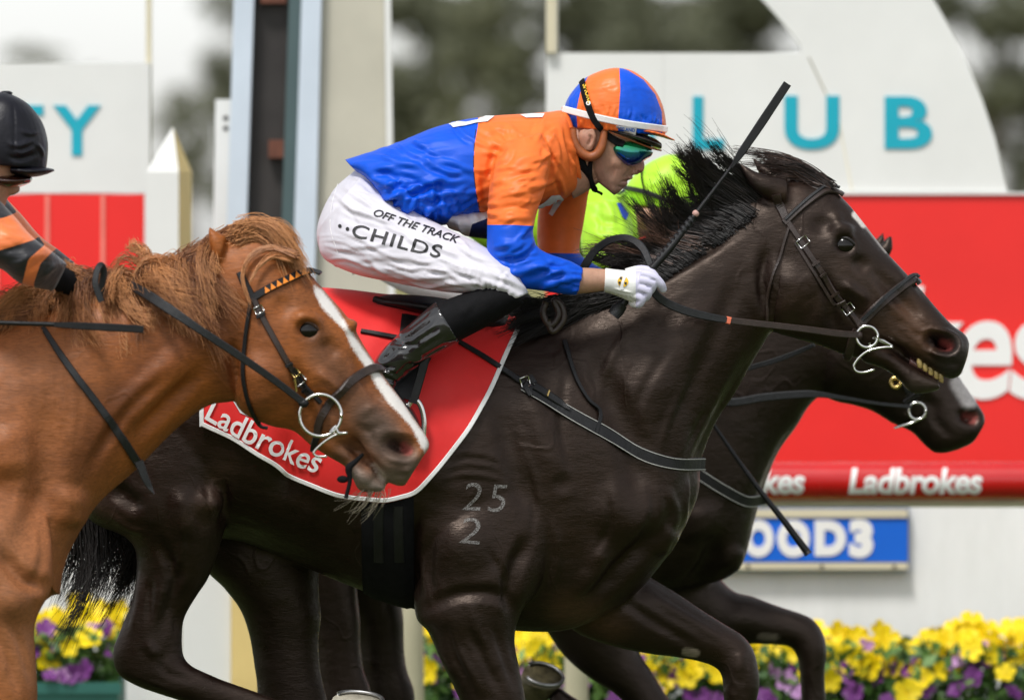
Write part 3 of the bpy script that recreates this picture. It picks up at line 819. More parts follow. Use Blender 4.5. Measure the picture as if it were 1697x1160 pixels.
NFORE = [(740, 640, 960, 660, .02, -.10), (704, 720, 955, 740, .06, -.14), (686, 820, 930, 850, .095, -.155), (684, 930, 900, 960, .105, -.16), (688, 1018, 866, 1010, .098, -.162), (709, 1046, 853, 1058, .086, -.162), (733, 1098, 861, 1108, .075, -.162), (762, 1160, 871, 1160, .063, -.162),
         (786, 1225, 874, 1225, .056, -.16), (790, 1260, 868, 1262, .05, -.16), (804, 1300, 850, 1300, .032, -.16), (808, 1390, 850, 1390, .030, -.16), (800, 1432, 856, 1428, .038, -.16), (820, 1475, 866, 1462, .034, -.16), (826, 1495, 880, 1482, .04, -.16)]
OFORE = [(1020, 880, 930, 1030, .09, .10), (1050, 935, 968, 1054, .088, .11), (1088, 962, 1022, 1072, .083, .115), (1124, 984, 1076, 1083, .073, .12), (1164, 1011, 1124, 1089, .063, .12), (1204, 1036, 1164, 1097, .054, .12), (1232, 1054, 1187, 1107, .05, .12), (1250, 1080, 1196, 1120, .05, .12),
         (1258, 1120, 1198, 1138, .047, .12), (1257, 1148, 1199, 1156, .042, .12), (1246, 1192, 1204, 1192, .033, .12), (1236, 1285, 1198, 1285, .028, .12), (1238, 1326, 1186, 1322, .036, .12), (1220, 1362, 1178, 1344, .032, .12), (1200, 1380, 1160, 1356, .036, .12)]
NHIND = [(420, 560, 200, 580, .03, -.10), (418, 640, 150, 660, .09, -.14), (402, 720, 124, 750, .115, -.15), (385, 800, 142, 853, .118, -.155), (378, 855, 205, 888, .103, -.155), (367, 896, 224, 912, .088, -.155), (347, 954, 226, 950, .073, -.15), (326, 987, 222, 985, .064, -.15), (307, 1020, 212, 1014, .055, -.15), (302, 1049, 198, 1047, .05, -.15),
         (304, 1085, 187, 1080, .048, -.15), (318, 1103, 194, 1114, .045, -.15), (345, 1116, 222, 1134, .04, -.15), (371, 1127, 262, 1149, .036, -.15), (425, 1146, 340, 1174, .030, -.15), (482, 1166, 430, 1207, .028, -.15), (520, 1170, 488, 1226, .036, -.15), (556, 1172, 546, 1222, .034, -.15)]
OHIND = [(545, 760, 300, 800, .10, .15), (530, 900, 330, 925, .1, .15), (529, 985, 372, 975, .087, .15), (532, 1022, 398, 1010, .075, .15), (528, 1062, 413, 1052, .063, .15), (531, 1110, 421, 1100, .055, .15), (541, 1154, 426, 1146, .05, .15),
         (552, 1200, 418, 1200, .048, .15), (535, 1255, 425, 1262, .04, .15), (506, 1310, 455, 1315, .030, .15), (502, 1420, 458, 1420, .029, .15), (510, 1458, 452, 1458, .036, .15), (528, 1485, 478, 1498, .033, .15), (545, 1496, 490, 1515, .04, .15)]

def mirror_ear(e): return [(q[0] + 22, q[1] - 8, q[2] + 22, q[3] - 8, q[4], -q[5]) for q in e]

DARK = coat_mat('dark_brown_coat', 0.34, 0.42, 0.5, 0.42, 0.32)
hA = Horse('racehorse', 'dark brown racehorse branded 25 over 2 under the red saddle cloth', 0.0,
           [TORSO, NECK, HEAD, JAW, EAR, mirror_ear(EAR), NFORE, OFORE, NHIND, OHIND], 0.0058, 13)
c = hA.c
for a in [
    # neck and shoulder
    ([(1262, 560), (1215, 660), (1150, 790), (1120, 850)], 26, -.010), ([(950, 570), (1005, 650), (1045, 740), (1052, 820), (1010, 900)], 40, -.013), ([(1045, 850)], 75, .018),
    ([(1098, 860), (1040, 930), (960, 1012)], 24, -.016), ([(1118, 870), (1090, 925)], 26, .010), ([(1000, 880), (985, 950), (950, 990)], 26, .010), ([(860, 600), (900, 720), (940, 840)], 34, .008), ([(820, 640), (850, 760), (885, 880)], 28, -.008),
    ([(690, 1016), (760, 985), (835, 990), (856, 1040)], 18, -.008), ([(693, 830), (683, 920), (686, 1010)], 16, -.012), ([(760, 900)], 70, .014), ([(880, 880), (850, 950), (846, 1020)], 20, -.010), ([(1180, 470), (1120, 600), (1040, 700)], 60, .010), ([(1240, 420), (1180, 560), (1110, 700)], 24, -.005),
    ([(1240, 370), (1140, 430), (1040, 490)], 18, -.007), ([(930, 800)], 22, -.004), ([(700, 700), (720, 830)], 40, .006),
    # rump, thigh
    ([(345, 835)], 34, .015), ([(376, 790), (366, 880)], 11, -.007), ([(255, 880), (290, 960), (262, 1060)], 18, -.010), ([(300, 800), (310, 900)], 30, .010), ([(180, 800), (240, 850)], 22, -.010), ([(320, 960), (296, 1010), (290, 1060)], 12, -.006),
    # belly and ribs
    ([(560, 640), (540, 800), (500, 900)], 30, .006), ([(620, 650), (600, 800), (570, 930)], 24, -.005), ([(480, 700), (470, 840)], 40, -.012),
    # head
    ([(1374, 388), (1394, 379), (1418, 388)], 14, .010), ([(1416, 425), (1440, 452)], 20, -.007), ([(1362, 374)], 24, -.006), ([(1386, 362)], 16, .004), ([(1322, 430), (1296, 495), (1326, 538)], 62, .014), ([(1384, 572), (1376, 505), (1362, 440)], 20, -.009),
    ([(1392, 465), (1442, 502)], 13, .010), ([(1388, 495), (1440, 534)], 17, -.008), ([(1440, 436), (1500, 505), (1532, 540)], 18, -.008), ([(1478, 442), (1530, 505)], 9, .004), ([(1272, 400), (1264, 470), (1272, 535)], 16, -.012),
    ([(1496, 545), (1530, 560), (1545, 600)], 8, -.004), ([(1480, 530), (1520, 545)], 7, -.003), ([(1470, 545), (1505, 575)], 8, .004), ([(1450, 555), (1480, 574), (1505, 588)], 7, -.006), ([(1570, 600), (1590, 606)], 7, -.004),
    ]: c.brush(a[0], a[1], a[2] * (1.75 if a[1] > 12 else 1.4))
def nostril(c, x, y, a, b, tilt, dig=-.034):
    t = np.linspace(0, 2 * math.pi, 17); ct, st_ = math.cos(tilt), math.sin(tilt)
    ring = [(x + a * math.cos(u) * ct - b * math.sin(u) * st_, y + a * math.cos(u) * st_ + b * math.sin(u) * ct) for u in t]
    c.normals(); c.brush(ring, 10, .009, curve=False)
    c.brush([(x - .5 * a * ct, y - .5 * a * st_), (x + .45 * a * ct, y + .45 * a * st_)], b * 1.05, dig, sharp=1.0, curve=False)
    c.brush([(x + .1 * a * ct, y + .1 * a * st_)], b * .8, dig * .6, sharp=1.0, curve=False)
nostril(c, 1560, 568, 28, 17, .25, -.050)
def eyelids(c, x, y, w, h, tilt=0.25):
    t = np.linspace(0, 2 * math.pi, 21)
    ring = [(x + w * math.cos(u) * math.cos(tilt) - h * math.sin(u) * math.sin(tilt), y + w * math.cos(u) * math.sin(tilt) + h * math.sin(u) * math.cos(tilt)) for u in t]
    c.brush([(x, y)], w * 1.0, -.012, sharp=1.0); c.brush(ring, 9, .0048, curve=False); up = ring[11:20]; c.brush([(a, b - 6) for a, b in up], 7, .0035)
eyelids(c, 1399, 407, 19, 14)
# veins and skin folds
for k in range(6):
    yy = 752 + k * 9; c.brush([(744 - 3 * k, yy + 6), (775, yy - 2), (812 + 2 * k, yy + 4), (838, yy + 14)], 6, -.0026 if k % 2 else .0022, 'near')
for ln, r, d in (([(770, 1030), (800, 1090), (836, 1160)], 11, -.008), ([(812, 1020), (832, 1080), (858, 1150)], 10, -.006), ([(752, 1060), (790, 1130), (800, 1160)], 10, .006), ([(722, 1060), (760, 1130)], 12, .006),
                 ([(232, 940), (226, 1010), (214, 1060)], 9, .006), ([(250, 950), (246, 1040)], 10, -.009), ([(240, 1060), (262, 1090)], 14, .007), ([(280, 1070), (270, 1110), (330, 1130)], 10, -.005), ([(215, 1118), (300, 1148)], 8, .004)):
    c.brush(ln, r, d, 'near', (-.6, -.02))
for ln, r, d in (([(1010, 980), (1100, 1040), (1180, 1085)], 14, -.008), ([(1060, 975), (1150, 1030), (1220, 1070)], 11, .006), ([(1228, 1075), (1225, 1120)], 14, .006)): c.brush(ln, r, d, 'near', (0, .3))
c.normals()
# crisper anatomy: tendons, muscle edges, creased skin
for ln, r, d in (([(1120, 560), (1070, 640), (1040, 720)], 12, -.005), ([(1150, 600), (1110, 690), (1090, 760)], 10, .005), ([(1060, 520), (1010, 600), (985, 680)], 12, .005), ([(940, 600), (930, 700), (950, 800)], 10, -.005), ([(1075, 790), (1085, 850), (1050, 910)], 12, -.007), ([(1000, 800), (1010, 870), (975, 930)], 10, -.006),
                 ([(910, 850), (925, 920), (905, 1000)], 10, .006), ([(870, 760), (885, 840), (880, 900)], 9, -.005), ([(800, 900), (830, 950), (840, 1010)], 9, -.005), ([(720, 880), (712, 950), (724, 1010)], 10, -.005), ([(780, 990), (790, 1040), (812, 1080)], 9, .005), ([(735, 1020), (752, 1080), (780, 1140)], 7, -.004),
                 ([(1130, 880), (1105, 930), (1070, 965)], 8, -.006), ([(1100, 800), (1120, 850), (1105, 890)], 12, .006), ([(1180, 660), (1150, 720), (1130, 780)], 9, -.004), ([(330, 780), (345, 820), (340, 870)], 9, -.006), ([(300, 860), (300, 920), (280, 970)], 9, .006), ([(180, 850), (215, 876), (250, 880)], 9, .006),
                 ([(1340, 460), (1350, 500), (1340, 540)], 10, -.003), ([(1410, 520), (1440, 540), (1470, 548)], 8, -.004), ([(1440, 470), (1480, 510), (1510, 530)], 7, .004), ([(1520, 520), (1545, 540)], 7, .004), ([(1530, 575), (1550, 598), (1575, 606)], 6, -.004), ([(1495, 560), (1520, 585)], 5, .003)):
    c.brush(ln, r, d, 'near')
c.normals()
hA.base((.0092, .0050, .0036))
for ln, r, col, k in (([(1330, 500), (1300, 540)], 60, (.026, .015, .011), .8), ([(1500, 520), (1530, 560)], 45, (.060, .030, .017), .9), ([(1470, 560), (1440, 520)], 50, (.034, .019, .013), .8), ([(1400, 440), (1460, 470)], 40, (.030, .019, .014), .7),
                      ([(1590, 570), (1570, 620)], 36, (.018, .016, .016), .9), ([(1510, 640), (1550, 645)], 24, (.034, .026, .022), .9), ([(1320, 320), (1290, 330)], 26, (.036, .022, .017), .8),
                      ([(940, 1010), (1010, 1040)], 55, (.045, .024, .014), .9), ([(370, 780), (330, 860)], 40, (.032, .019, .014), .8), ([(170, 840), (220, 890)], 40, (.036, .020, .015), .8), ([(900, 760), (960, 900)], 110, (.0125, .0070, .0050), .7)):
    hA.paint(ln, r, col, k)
hA.paint([(1548, 564), (1572, 571)], 17, (.012, .008, .008), 1.0, hard=1.6); hA.paint([(1562, 570), (1570, 573)], 11, (.20, .045, .042), .9, hard=1.5)
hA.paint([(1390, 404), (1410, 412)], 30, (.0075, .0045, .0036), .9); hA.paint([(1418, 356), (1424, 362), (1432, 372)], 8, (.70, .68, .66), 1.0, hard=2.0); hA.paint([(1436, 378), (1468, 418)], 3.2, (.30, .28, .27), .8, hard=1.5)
hA.paint([(1137, 1080), (1152, 1082)], 9, (.18, .155, .125), 1.0, True, (0, .3), 2.5)
hA.paint([(1230, 290), (1262, 312)], 13, (.008, .006, .006), .8)
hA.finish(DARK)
hA.eye(1399, 407)
hoof3d(hA.root, (P(848, 1535, -.16)[0], -.16, .004), (0, 0, -1), (1, 0, 0)); hoof3d(hA.root, P(1150, 1400, .12), (-.6, 0, -.8), (.3, 0, -.9)); hoof3d(hA.root, P(588, 1160, -.15), (.05, -.25, 1), (1, 0, 0), .070, .09, PALE_HOOF); hoof3d(hA.root, (P(528, 1535, .15)[0], .15, .004), (0, 0, -1), (1, 0, 0))
def teeth(h):
    for i, (px, py) in enumerate(((1524, 606), (1533, 612), (1542, 618), (1551, 624), (1559, 630))):
        for sg in (-1, 1):
            yy = h.y + sg * (.027 - .0045 * i); d = .7 * (i % 2)
            MB().loft([(px - 5, py - 14, px + 4, py - 10, .007, yy), (px - 5, py - 5 + d, px + 5, py - 2 + d, .0078, yy), (px - 3, py + 3, px + 4, py + 5, .006, yy)], 3, 12).build('tooth', TOOTH, h.root)
    gm = MB(); gm.loft([(1508, 590, 1506, 606, .022, 0), (1530, 602, 1526, 618, .022, 0), (1556, 622, 1552, 634, .014, 0)], 4, 14); gm.build('gum', plain('gum', (.10, .045, .04), .25, .2, 80), h.root)
teeth(hA)

# the horse on the far side
YF = 1.12
def far_scale(st, dx=0, dy=0): return Y([((q[0] - 848) * .94 + 848 + dx, (q[1] - 560) * .94 + 560 + dy, (q[2] - 848) * .94 + 848 + dx, (q[3] - 560) * .94 + 560 + dy) + tuple(q[4:]) for q in st], YF)
FHEAD = [(1375, 430, 1335, 580, .078), (1412, 424, 1348, 640, .09), (1452, 440, 1378, 663, .1), (1488, 488, 1412, 671, .098), (1520, 530, 1446, 682, .083), (1550, 572, 1479, 702, .067), (1580, 611, 1510, 716, .058), (1599, 638, 1530, 736, .056), (1616, 662, 1550, 751, .056), (1630, 684, 1580, 748, .052), (1634, 698, 1612, 735, .038)]
FNECK = [(900, 560, 1010, 985, .20), (1010, 520, 1140, 975, .18), (1100, 490, 1222, 945, .165), (1180, 465, 1253, 855, .145), (1250, 445, 1284, 765, .122), (1310, 430, 1318, 712, .105), (1360, 425, 1345, 668, .095), (1400, 420, 1385, 640, .09)]
FEAR = [(1440, 424, 1468, 432, .026, YF - .05), (1452, 412, 1477, 421, .024, YF - .06), (1464, 400, 1480, 406, .016, YF - .06), (1476, 384, 1478, 387, .004, YF - .06)]
FTORSO = far_scale(TORSO, 60, 10) + Y([(1240, 760, 1215, 935, .10)], YF)
FNF = [(840, 900, 1010, 900, .1, YF - .16), (875, 1000, 1030, 985, .09, YF - .16), (905, 1045, 1052, 1030, .08, YF - .16), (936, 1088, 1060, 1080, .068, YF - .16), (978, 1124, 1082, 1114, .058, YF - .16), (1022, 1152, 1105, 1153, .052, YF - .16), (1062, 1200, 1128, 1186, .05, YF - .16), (1072, 1228, 1120, 1212, .045, YF - .16), (1040, 1226, 1060, 1192, .033, YF - .16), (970, 1205, 985, 1172, .028, YF - .16), (930, 1190, 945, 1150, .034, YF - .16), (905, 1165, 925, 1135, .032, YF - .16)]
FOF = [(1150, 905, 1090, 1045, .09, YF + .1), (1209, 974, 1160, 1066, .075, YF + .12), (1246, 987, 1204, 1066, .068, YF + .12), (1288, 1003, 1246, 1067, .057, YF + .12), (1328, 1016, 1288, 1068, .05, YF + .12), (1350, 1028, 1311, 1073, .048, YF + .12), (1366, 1053, 1321, 1090, .047, YF + .12), (1370, 1082, 1324, 1108, .044, YF + .12), (1367, 1115, 1326, 1130, .036, YF + .12), (1369, 1165, 1327, 1165, .03, YF + .12), (1366, 1250, 1328, 1250, .028, YF + .12), (1368, 1290, 1318, 1286, .035, YF + .12), (1350, 1325, 1308, 1306, .032, YF + .12)]
FNH = [(600, 760, 380, 800, .1, YF - .15), (590, 900, 440, 925, .09, YF - .15), (592, 977, 470, 985, .078, YF - .15), (597, 1027, 500, 1020, .066, YF - .15), (598, 1071, 515, 1065, .056, YF - .15), (603, 1110, 520, 1110, .05, YF - .15), (616, 1150, 522, 1155, .048, YF - .15), (612, 1200, 520, 1205, .04, YF - .15), (585, 1245, 545, 1250, .03, YF - .15), (580, 1390, 545, 1390, .028, YF - .15), (586, 1420, 540, 1420, .034, YF - .15), (600, 1450, 560, 1455, .032, YF - .15)]
FOH = SH(Y([(q[0], q[1], q[2], q[3], q[4], .15) for q in [tuple(k[:5]) for k in FNH]], YF), 72, 0)
hC = Horse('racehorse', 'near black racehorse on the far side with a grey mark on its nose', YF, [FTORSO, FNECK, FHEAD, FEAR, [(q[0] - 12, q[1] - 4, q[2] - 12, q[3] - 4, q[4], 2 * YF - q[5]) for q in FEAR], FNF, FOF, FNH, FOH], 0.009, 7)
c = hC.c
for a in [([(1330, 690), (1290, 780), (1250, 870)], 24, -.008), ([(1190, 880), (1170, 940), (1130, 990)], 24, -.014), ([(1225, 900), (1205, 950)], 22, .010), ([(1150, 830), (1170, 900)], 50, .012), ([(1400, 560), (1380, 610), (1400, 650)], 50, .010), ([(1520, 650), (1560, 690)], 16, -.008), ([(1500, 640), (1540, 660)], 12, .007),
          ([(1536, 680), (1556, 705), (1578, 727)], 6, -.009), ([(1430, 1060)], 10, 0), ([(1260, 1010), (1330, 1045)], 12, -.006)]: c.brush(a[0], a[1], a[2] * 1.7)
nostril(c, 1606, 691, 16, 13, .3, -.028); c.normals()
hC.base((.0072, .0044, .0036))
hC.paint([(1602, 690), (1612, 695)], 10, (.22, .06, .055), 1.0, hard=1.8); hC.paint([(1590, 636), (1606, 662)], 20, (.26, .26, .27), 1.0, hard=1.8); hC.paint([(1262, 1055), (1284, 1056)], 8, (.16, .14, .12), 1.0, True, (YF, YF + .4), 2.2)
hC.paint([(1150, 850), (1200, 960)], 60, (.010, .0068, .006), .8)
FARCOAT = coat_mat('near_black_coat', 0.36, 0.3, 0.5, 0.42, 0.2)
hC.finish(FARCOAT); hC.eye(1474, 545)
hoof3d(hC.root, P(897, 1118, YF - .16), (.22, -.50, .84), (1, .1, -.35), .060, .08, OLIVE_HOOF); hoof3d(hC.root, P(1290, 1370, YF + .12), (-.4, 0, -.9), (.5, 0, -.7))
for q, yy in ((592, YF - .15), (664, YF + .15)): hoof3d(hC.root, (P(q, 1480, yy)[0], yy, .004), (0, 0, -1), (1, 0, 0))

# the chestnut in front
YN = -1.12
CH_HEAD = Y([(372, 398, 372, 560, .082), (412, 382, 384, 620, .09), (458, 388, 394, 664, .1), (500, 437, 419, 692, .106), (540, 484, 450, 706, .104), (576, 526, 486, 714, .094), (606, 577, 515, 738, .078), (634, 620, 545, 752, .068), (660, 655, 580, 738, .063), (687, 694, 606, 766, .063), (706, 722, 628, 789, .062), (712, 739, 652, 803, .054), (702, 755, 670, 806, .040)], YN)
CH_JAW = Y([(520, 690, 515, 738, .055), (555, 715, 545, 757, .052), (577, 738, 572, 773, .046), (592, 758, 584, 792, .045), (609, 778, 595, 812, .046), (626, 794, 614, 816, .042), (640, 805, 634, 814, .030)], YN)
CH_NECK = Y([(-170, 600, 100, 990, .20), (-90, 575, 104, 950, .195), (-20, 545, 122, 900, .18), (60, 512, 162, 836, .16), (140, 486, 226, 778, .14), (215, 464, 288, 715, .122), (285, 442, 342, 674, .108), (345, 416, 384, 664, .1), (400, 386, 400, 640, .092)], YN)
CH_TORSO = Y([(-930, 690, -925, 800, .09), (-880, 610, -880, 900, .2), (-770, 565, -780, 960, .27), (-600, 580, -610, 1040, .29), (-430, 600, -430, 1080, .29), (-280, 620, -260, 1085, .265), (-150, 610, -120, 1070, .235), (-60, 640, -30, 1040, .2), (10, 720, 50, 1010, .16), (70, 820, 90, 985, .1)], YN)
CH_EAR = [(376, 392, 362, 448, .028, YN - .055), (368, 388, 352, 425, .026, YN - .06), (358, 383, 346, 402, .016, YN - .065), (346, 373, 344, 377, .004, YN - .066)]
CH_EAR2 = [(424, 384, 396, 408, .026, YN + .055), (416, 378, 396, 395, .022, YN + .055), (406, 372, 398, 380, .012, YN + .055), (400, 366, 398, 369, .003, YN + .055)]
CH_NF = [(-170, 640, 60, 700, .02, YN - .08), (-190, 740, 76, 790, .05, YN - .12), (-185, 830, 84, 880, .09, YN - .15), (-160, 930, 88, 965, .11, YN - .16), (-128, 1010, 66, 1012, .1, YN - .16), (-102, 1050, 57, 1044, .09, YN - .16), (-76, 1105, 60, 1100, .078, YN - .16), (-52, 1165, 62, 1162, .068, YN - .16), (-34, 1250, 54, 1250, .056, YN - .16), (-28, 1290, 48, 1290, .05, YN - .16), (-8, 1330, 40, 1330, .033, YN - .16), (-2, 1450, 42, 1450, .031, YN - .16), (-8, 1500, 50, 1500, .039, YN - .16), (14, 1540, 62, 1530, .034, YN - .16)]
CH_OF = [(q[0] - 150, q[1], q[2] - 170, q[3], q[4] * .95, YN + .15) for q in CH_NF]
CH_NH = [(-640, 700, -900, 740, .12, YN - .15), (-640, 880, -880, 900, .11, YN - .15), (-680, 1000, -830, 1010, .08, YN - .15), (-730, 1100, -840, 1100, .055, YN - .15), (-740, 1180, -860, 1170, .05, YN - .15), (-770, 1250, -850, 1250, .04, YN - .15), (-790, 1330, -838, 1330, .03, YN - .15), (-790, 1480, -836, 1480, .03, YN - .15), (-770, 1540, -825, 1545, .036, YN - .15)]
CH_OH = SH([(q[0], q[1], q[2], q[3], q[4], YN + .15) for q in CH_NH], 90, 0)
hB = Horse('racehorse', 'chestnut racehorse with a white blaze and flaxen brown mane', YN, [CH_HEAD, CH_JAW, CH_NECK, CH_TORSO, CH_EAR, CH_EAR2, CH_NF, CH_OF, CH_NH, CH_OH], 0.0061, 11)
c = hB.c
for a in [([(478, 535), (506, 524), (538, 540)], 15, .010), ([(535, 560), (562, 596)], 22, -.008), ([(470, 508)], 24, -.005), ([(580, 540)], 16, .012), ([(452, 585), (424, 640), (450, 690)], 62, .014), ([(512, 720), (502, 650), (480, 590)], 20, -.010), ([(520, 610), (572, 655)], 13, .010), ([(512, 640), (566, 690)], 16, -.009),
          ([(576, 575), (628, 660), (655, 690)], 18, -.009), ([(575, 716), (592, 738), (606, 762), (622, 784), (640, 803)], 7, -.013), ([(600, 720), (640, 700)], 8, -.004), ([(590, 690), (630, 670), (655, 690)], 9, .004), ([(600, 735), (640, 770), (660, 785)], 9, .004), ([(585, 700), (610, 716), (625, 740)], 8, -.004),
          ([(598, 775), (615, 800)], 18, .008), ([(668, 775), (682, 785)], 12, .006), ([(655, 790), (690, 780)], 6, -.004), ([(380, 560), (392, 620), (398, 655)], 16, -.012), ([(350, 600), (290, 660), (210, 740)], 20, -.012), ([(330, 560), (250, 640), (170, 720)], 34, .010), ([(300, 600), (210, 680), (140, 790)], 16, -.008),
          ([(60, 620), (80, 740), (60, 860), (10, 940)], 40, -.014), ([(120, 800), (110, 880)], 40, .014), ([(0, 700), (20, 800)], 60, .012), ([(96, 975), (40, 960), (-10, 900)], 22, -.014), ([(20, 1000)], 40, .010)]: c.brush(a[0], a[1], a[2] * (1.7 if a[1] > 12 else 1.4))
for k in range(9):
    x = 62 + k * 9; c.brush([(x, 590 + 4 * k), (x + 8, 640 + 4 * k), (x + 4, 700 + 5 * k)], 5.5, -.0022 if k % 2 else .002, 'near')
for ln, r, d in (([(-20, 1030), (10, 1090), (36, 1160)], 12, -.009), ([(6, 1010), (34, 1070), (56, 1150)], 9, -.005), ([(-4, 1060), (14, 1130)], 10, .006), ([(80, 850), (70, 930), (50, 985)], 12, -.006), ([(0, 860), (30, 930)], 6, .003), ([(40, 760), (54, 820), (90, 860)], 5, .0025)): c.brush(ln, r, d, 'near')
nostril(c, 664, 740, 27, 21, .2, -.036); eyelids(c, 509, 547, 21, 15); c.normals()
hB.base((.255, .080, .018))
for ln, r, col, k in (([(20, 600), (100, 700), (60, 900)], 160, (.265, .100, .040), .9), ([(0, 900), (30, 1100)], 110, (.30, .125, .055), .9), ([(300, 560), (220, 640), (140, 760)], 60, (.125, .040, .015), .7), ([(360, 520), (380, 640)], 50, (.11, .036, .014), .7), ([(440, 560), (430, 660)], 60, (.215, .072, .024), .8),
                      ([(530, 590), (580, 650)], 44, (.15, .066, .034), .8), ([(608, 690), (640, 740), (620, 720)], 72, (.088, .056, .042), 1.0), ([(640, 790), (684, 784), (670, 764)], 40, (.19, .155, .125), 1.0), ([(588, 785), (605, 800), (630, 810)], 38, (.15, .125, .108), 1.0), ([(630, 710), (670, 770)], 48, (.080, .056, .045), .9), ([(530, 560), (560, 610), (575, 640)], 40, (.105, .044, .020), .7), ([(540, 690), (560, 740)], 34, (.12, .055, .028), .7), ([(470, 600), (500, 690)], 40, (.165, .056, .018), .6), ([(512, 548)], 32, (.05, .022, .012), .8), ([(450, 480), (500, 500)], 40, (.245, .088, .030), .7), ([(580, 745), (560, 760)], 26, (.10, .055, .034), .8)):  # darker strokes below the eye put facial shading into the coat colour
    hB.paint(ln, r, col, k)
hB.paint([(668, 741), (676, 746)], 12, (.27, .075, .065), 1.0, hard=1.6); hB.paint([(650, 736), (656, 742)], 13, (.035, .025, .022), .9, hard=1.4)
hB.paint([(620, 770), (636, 792)], 7, (.50, .45, .40), .7, True)
blaze = [(520, 473), (534, 481), (556, 509), (582, 550), (603, 580), (625, 610), (642, 636), (668, 666), (685, 694), (706, 722), (712, 738), (704, 750), (694, 731), (680, 705), (659, 683), (642, 666), (624, 640), (610, 614), (594, 593), (581, 572), (573, 550), (555, 532), (534, 511), (521, 485)]
sd = sdpoly(c.pxn, blaze); sd = np.where(c.V[:, 1] > YN + .05, -20, sd)
hB.c.attr('blaze', sd)
CHEST = coat_mat('chestnut_coat', 0.40, 0.42, 0.5, 0.40, 0.32)
def add_blaze(m):
    t = m.node_tree; L = t.links; b = t.nodes['Principled BSDF']; src = b.inputs['Base Color'].links[0].from_socket
    at = t.nodes.new('ShaderNodeAttribute'); at.attribute_name = 'blaze'
    nz = t.nodes.new('ShaderNodeTexNoise'); nz.inputs['Scale'].default_value = 260; tc = t.nodes.new('ShaderNodeTexCoord'); L.new(tc.outputs['Object'], nz.inputs['Vector'])
    ma = t.nodes.new('ShaderNodeMath'); ma.operation = 'MULTIPLY_ADD'; L.new(nz.outputs['Fac'], ma.inputs[0]); ma.inputs[1].default_value = 9.0; ma.inputs[2].default_value = -4.5
    ad = t.nodes.new('ShaderNodeMath'); ad.operation = 'ADD'; L.new(at.outputs['Fac'], ad.inputs[0]); L.new(ma.outputs[0], ad.inputs[1])
    mr = t.nodes.new('ShaderNodeMapRange'); mr.inputs['From Min'].default_value = -2.4; mr.inputs['From Max'].default_value = 2.6; L.new(ad.outputs[0], mr.inputs['Value'])
    mx = t.nodes.new('ShaderNodeMix'); mx.data_type = 'RGBA'; L.new(mr.outputs[0], mx.inputs[0]); L.new(src, mx.inputs[6]); mx.inputs[7].default_value = (.74, .71, .68, 1); L.new(mx.outputs[2], b.inputs['Base Color'])
add_blaze(CHEST)
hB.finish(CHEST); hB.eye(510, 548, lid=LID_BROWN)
for q, yy in ((60, YN - .16), (-120, YN + .15), (-780, YN - .15), (-690, YN + .15)): hoof3d(hB.root, (P(q, 1560, yy)[0], yy, .004), (0, 0, -1), (1, 0, 0))
# ------------------------------------------------------------------ saddle cloth, saddle, girth, breastplate
def around(bvh, x, y0, zc, phis, R=1.2, skip=None):
    """points on a body met by rays cast inward from a circle round its long axis at one x"""
    out = []
    for f in phis:
        d = Vector((0, -math.sin(f), math.cos(f))); o = Vector((x, y0, zc)) + d * R
        l, n, _, _ = bvh.ray_cast(o, -d, R)
        out.append(np.array(l) + np.array(d) * 0.0 if l is not None else np.array(o - d * (R - .28)))
    return np.array(out)

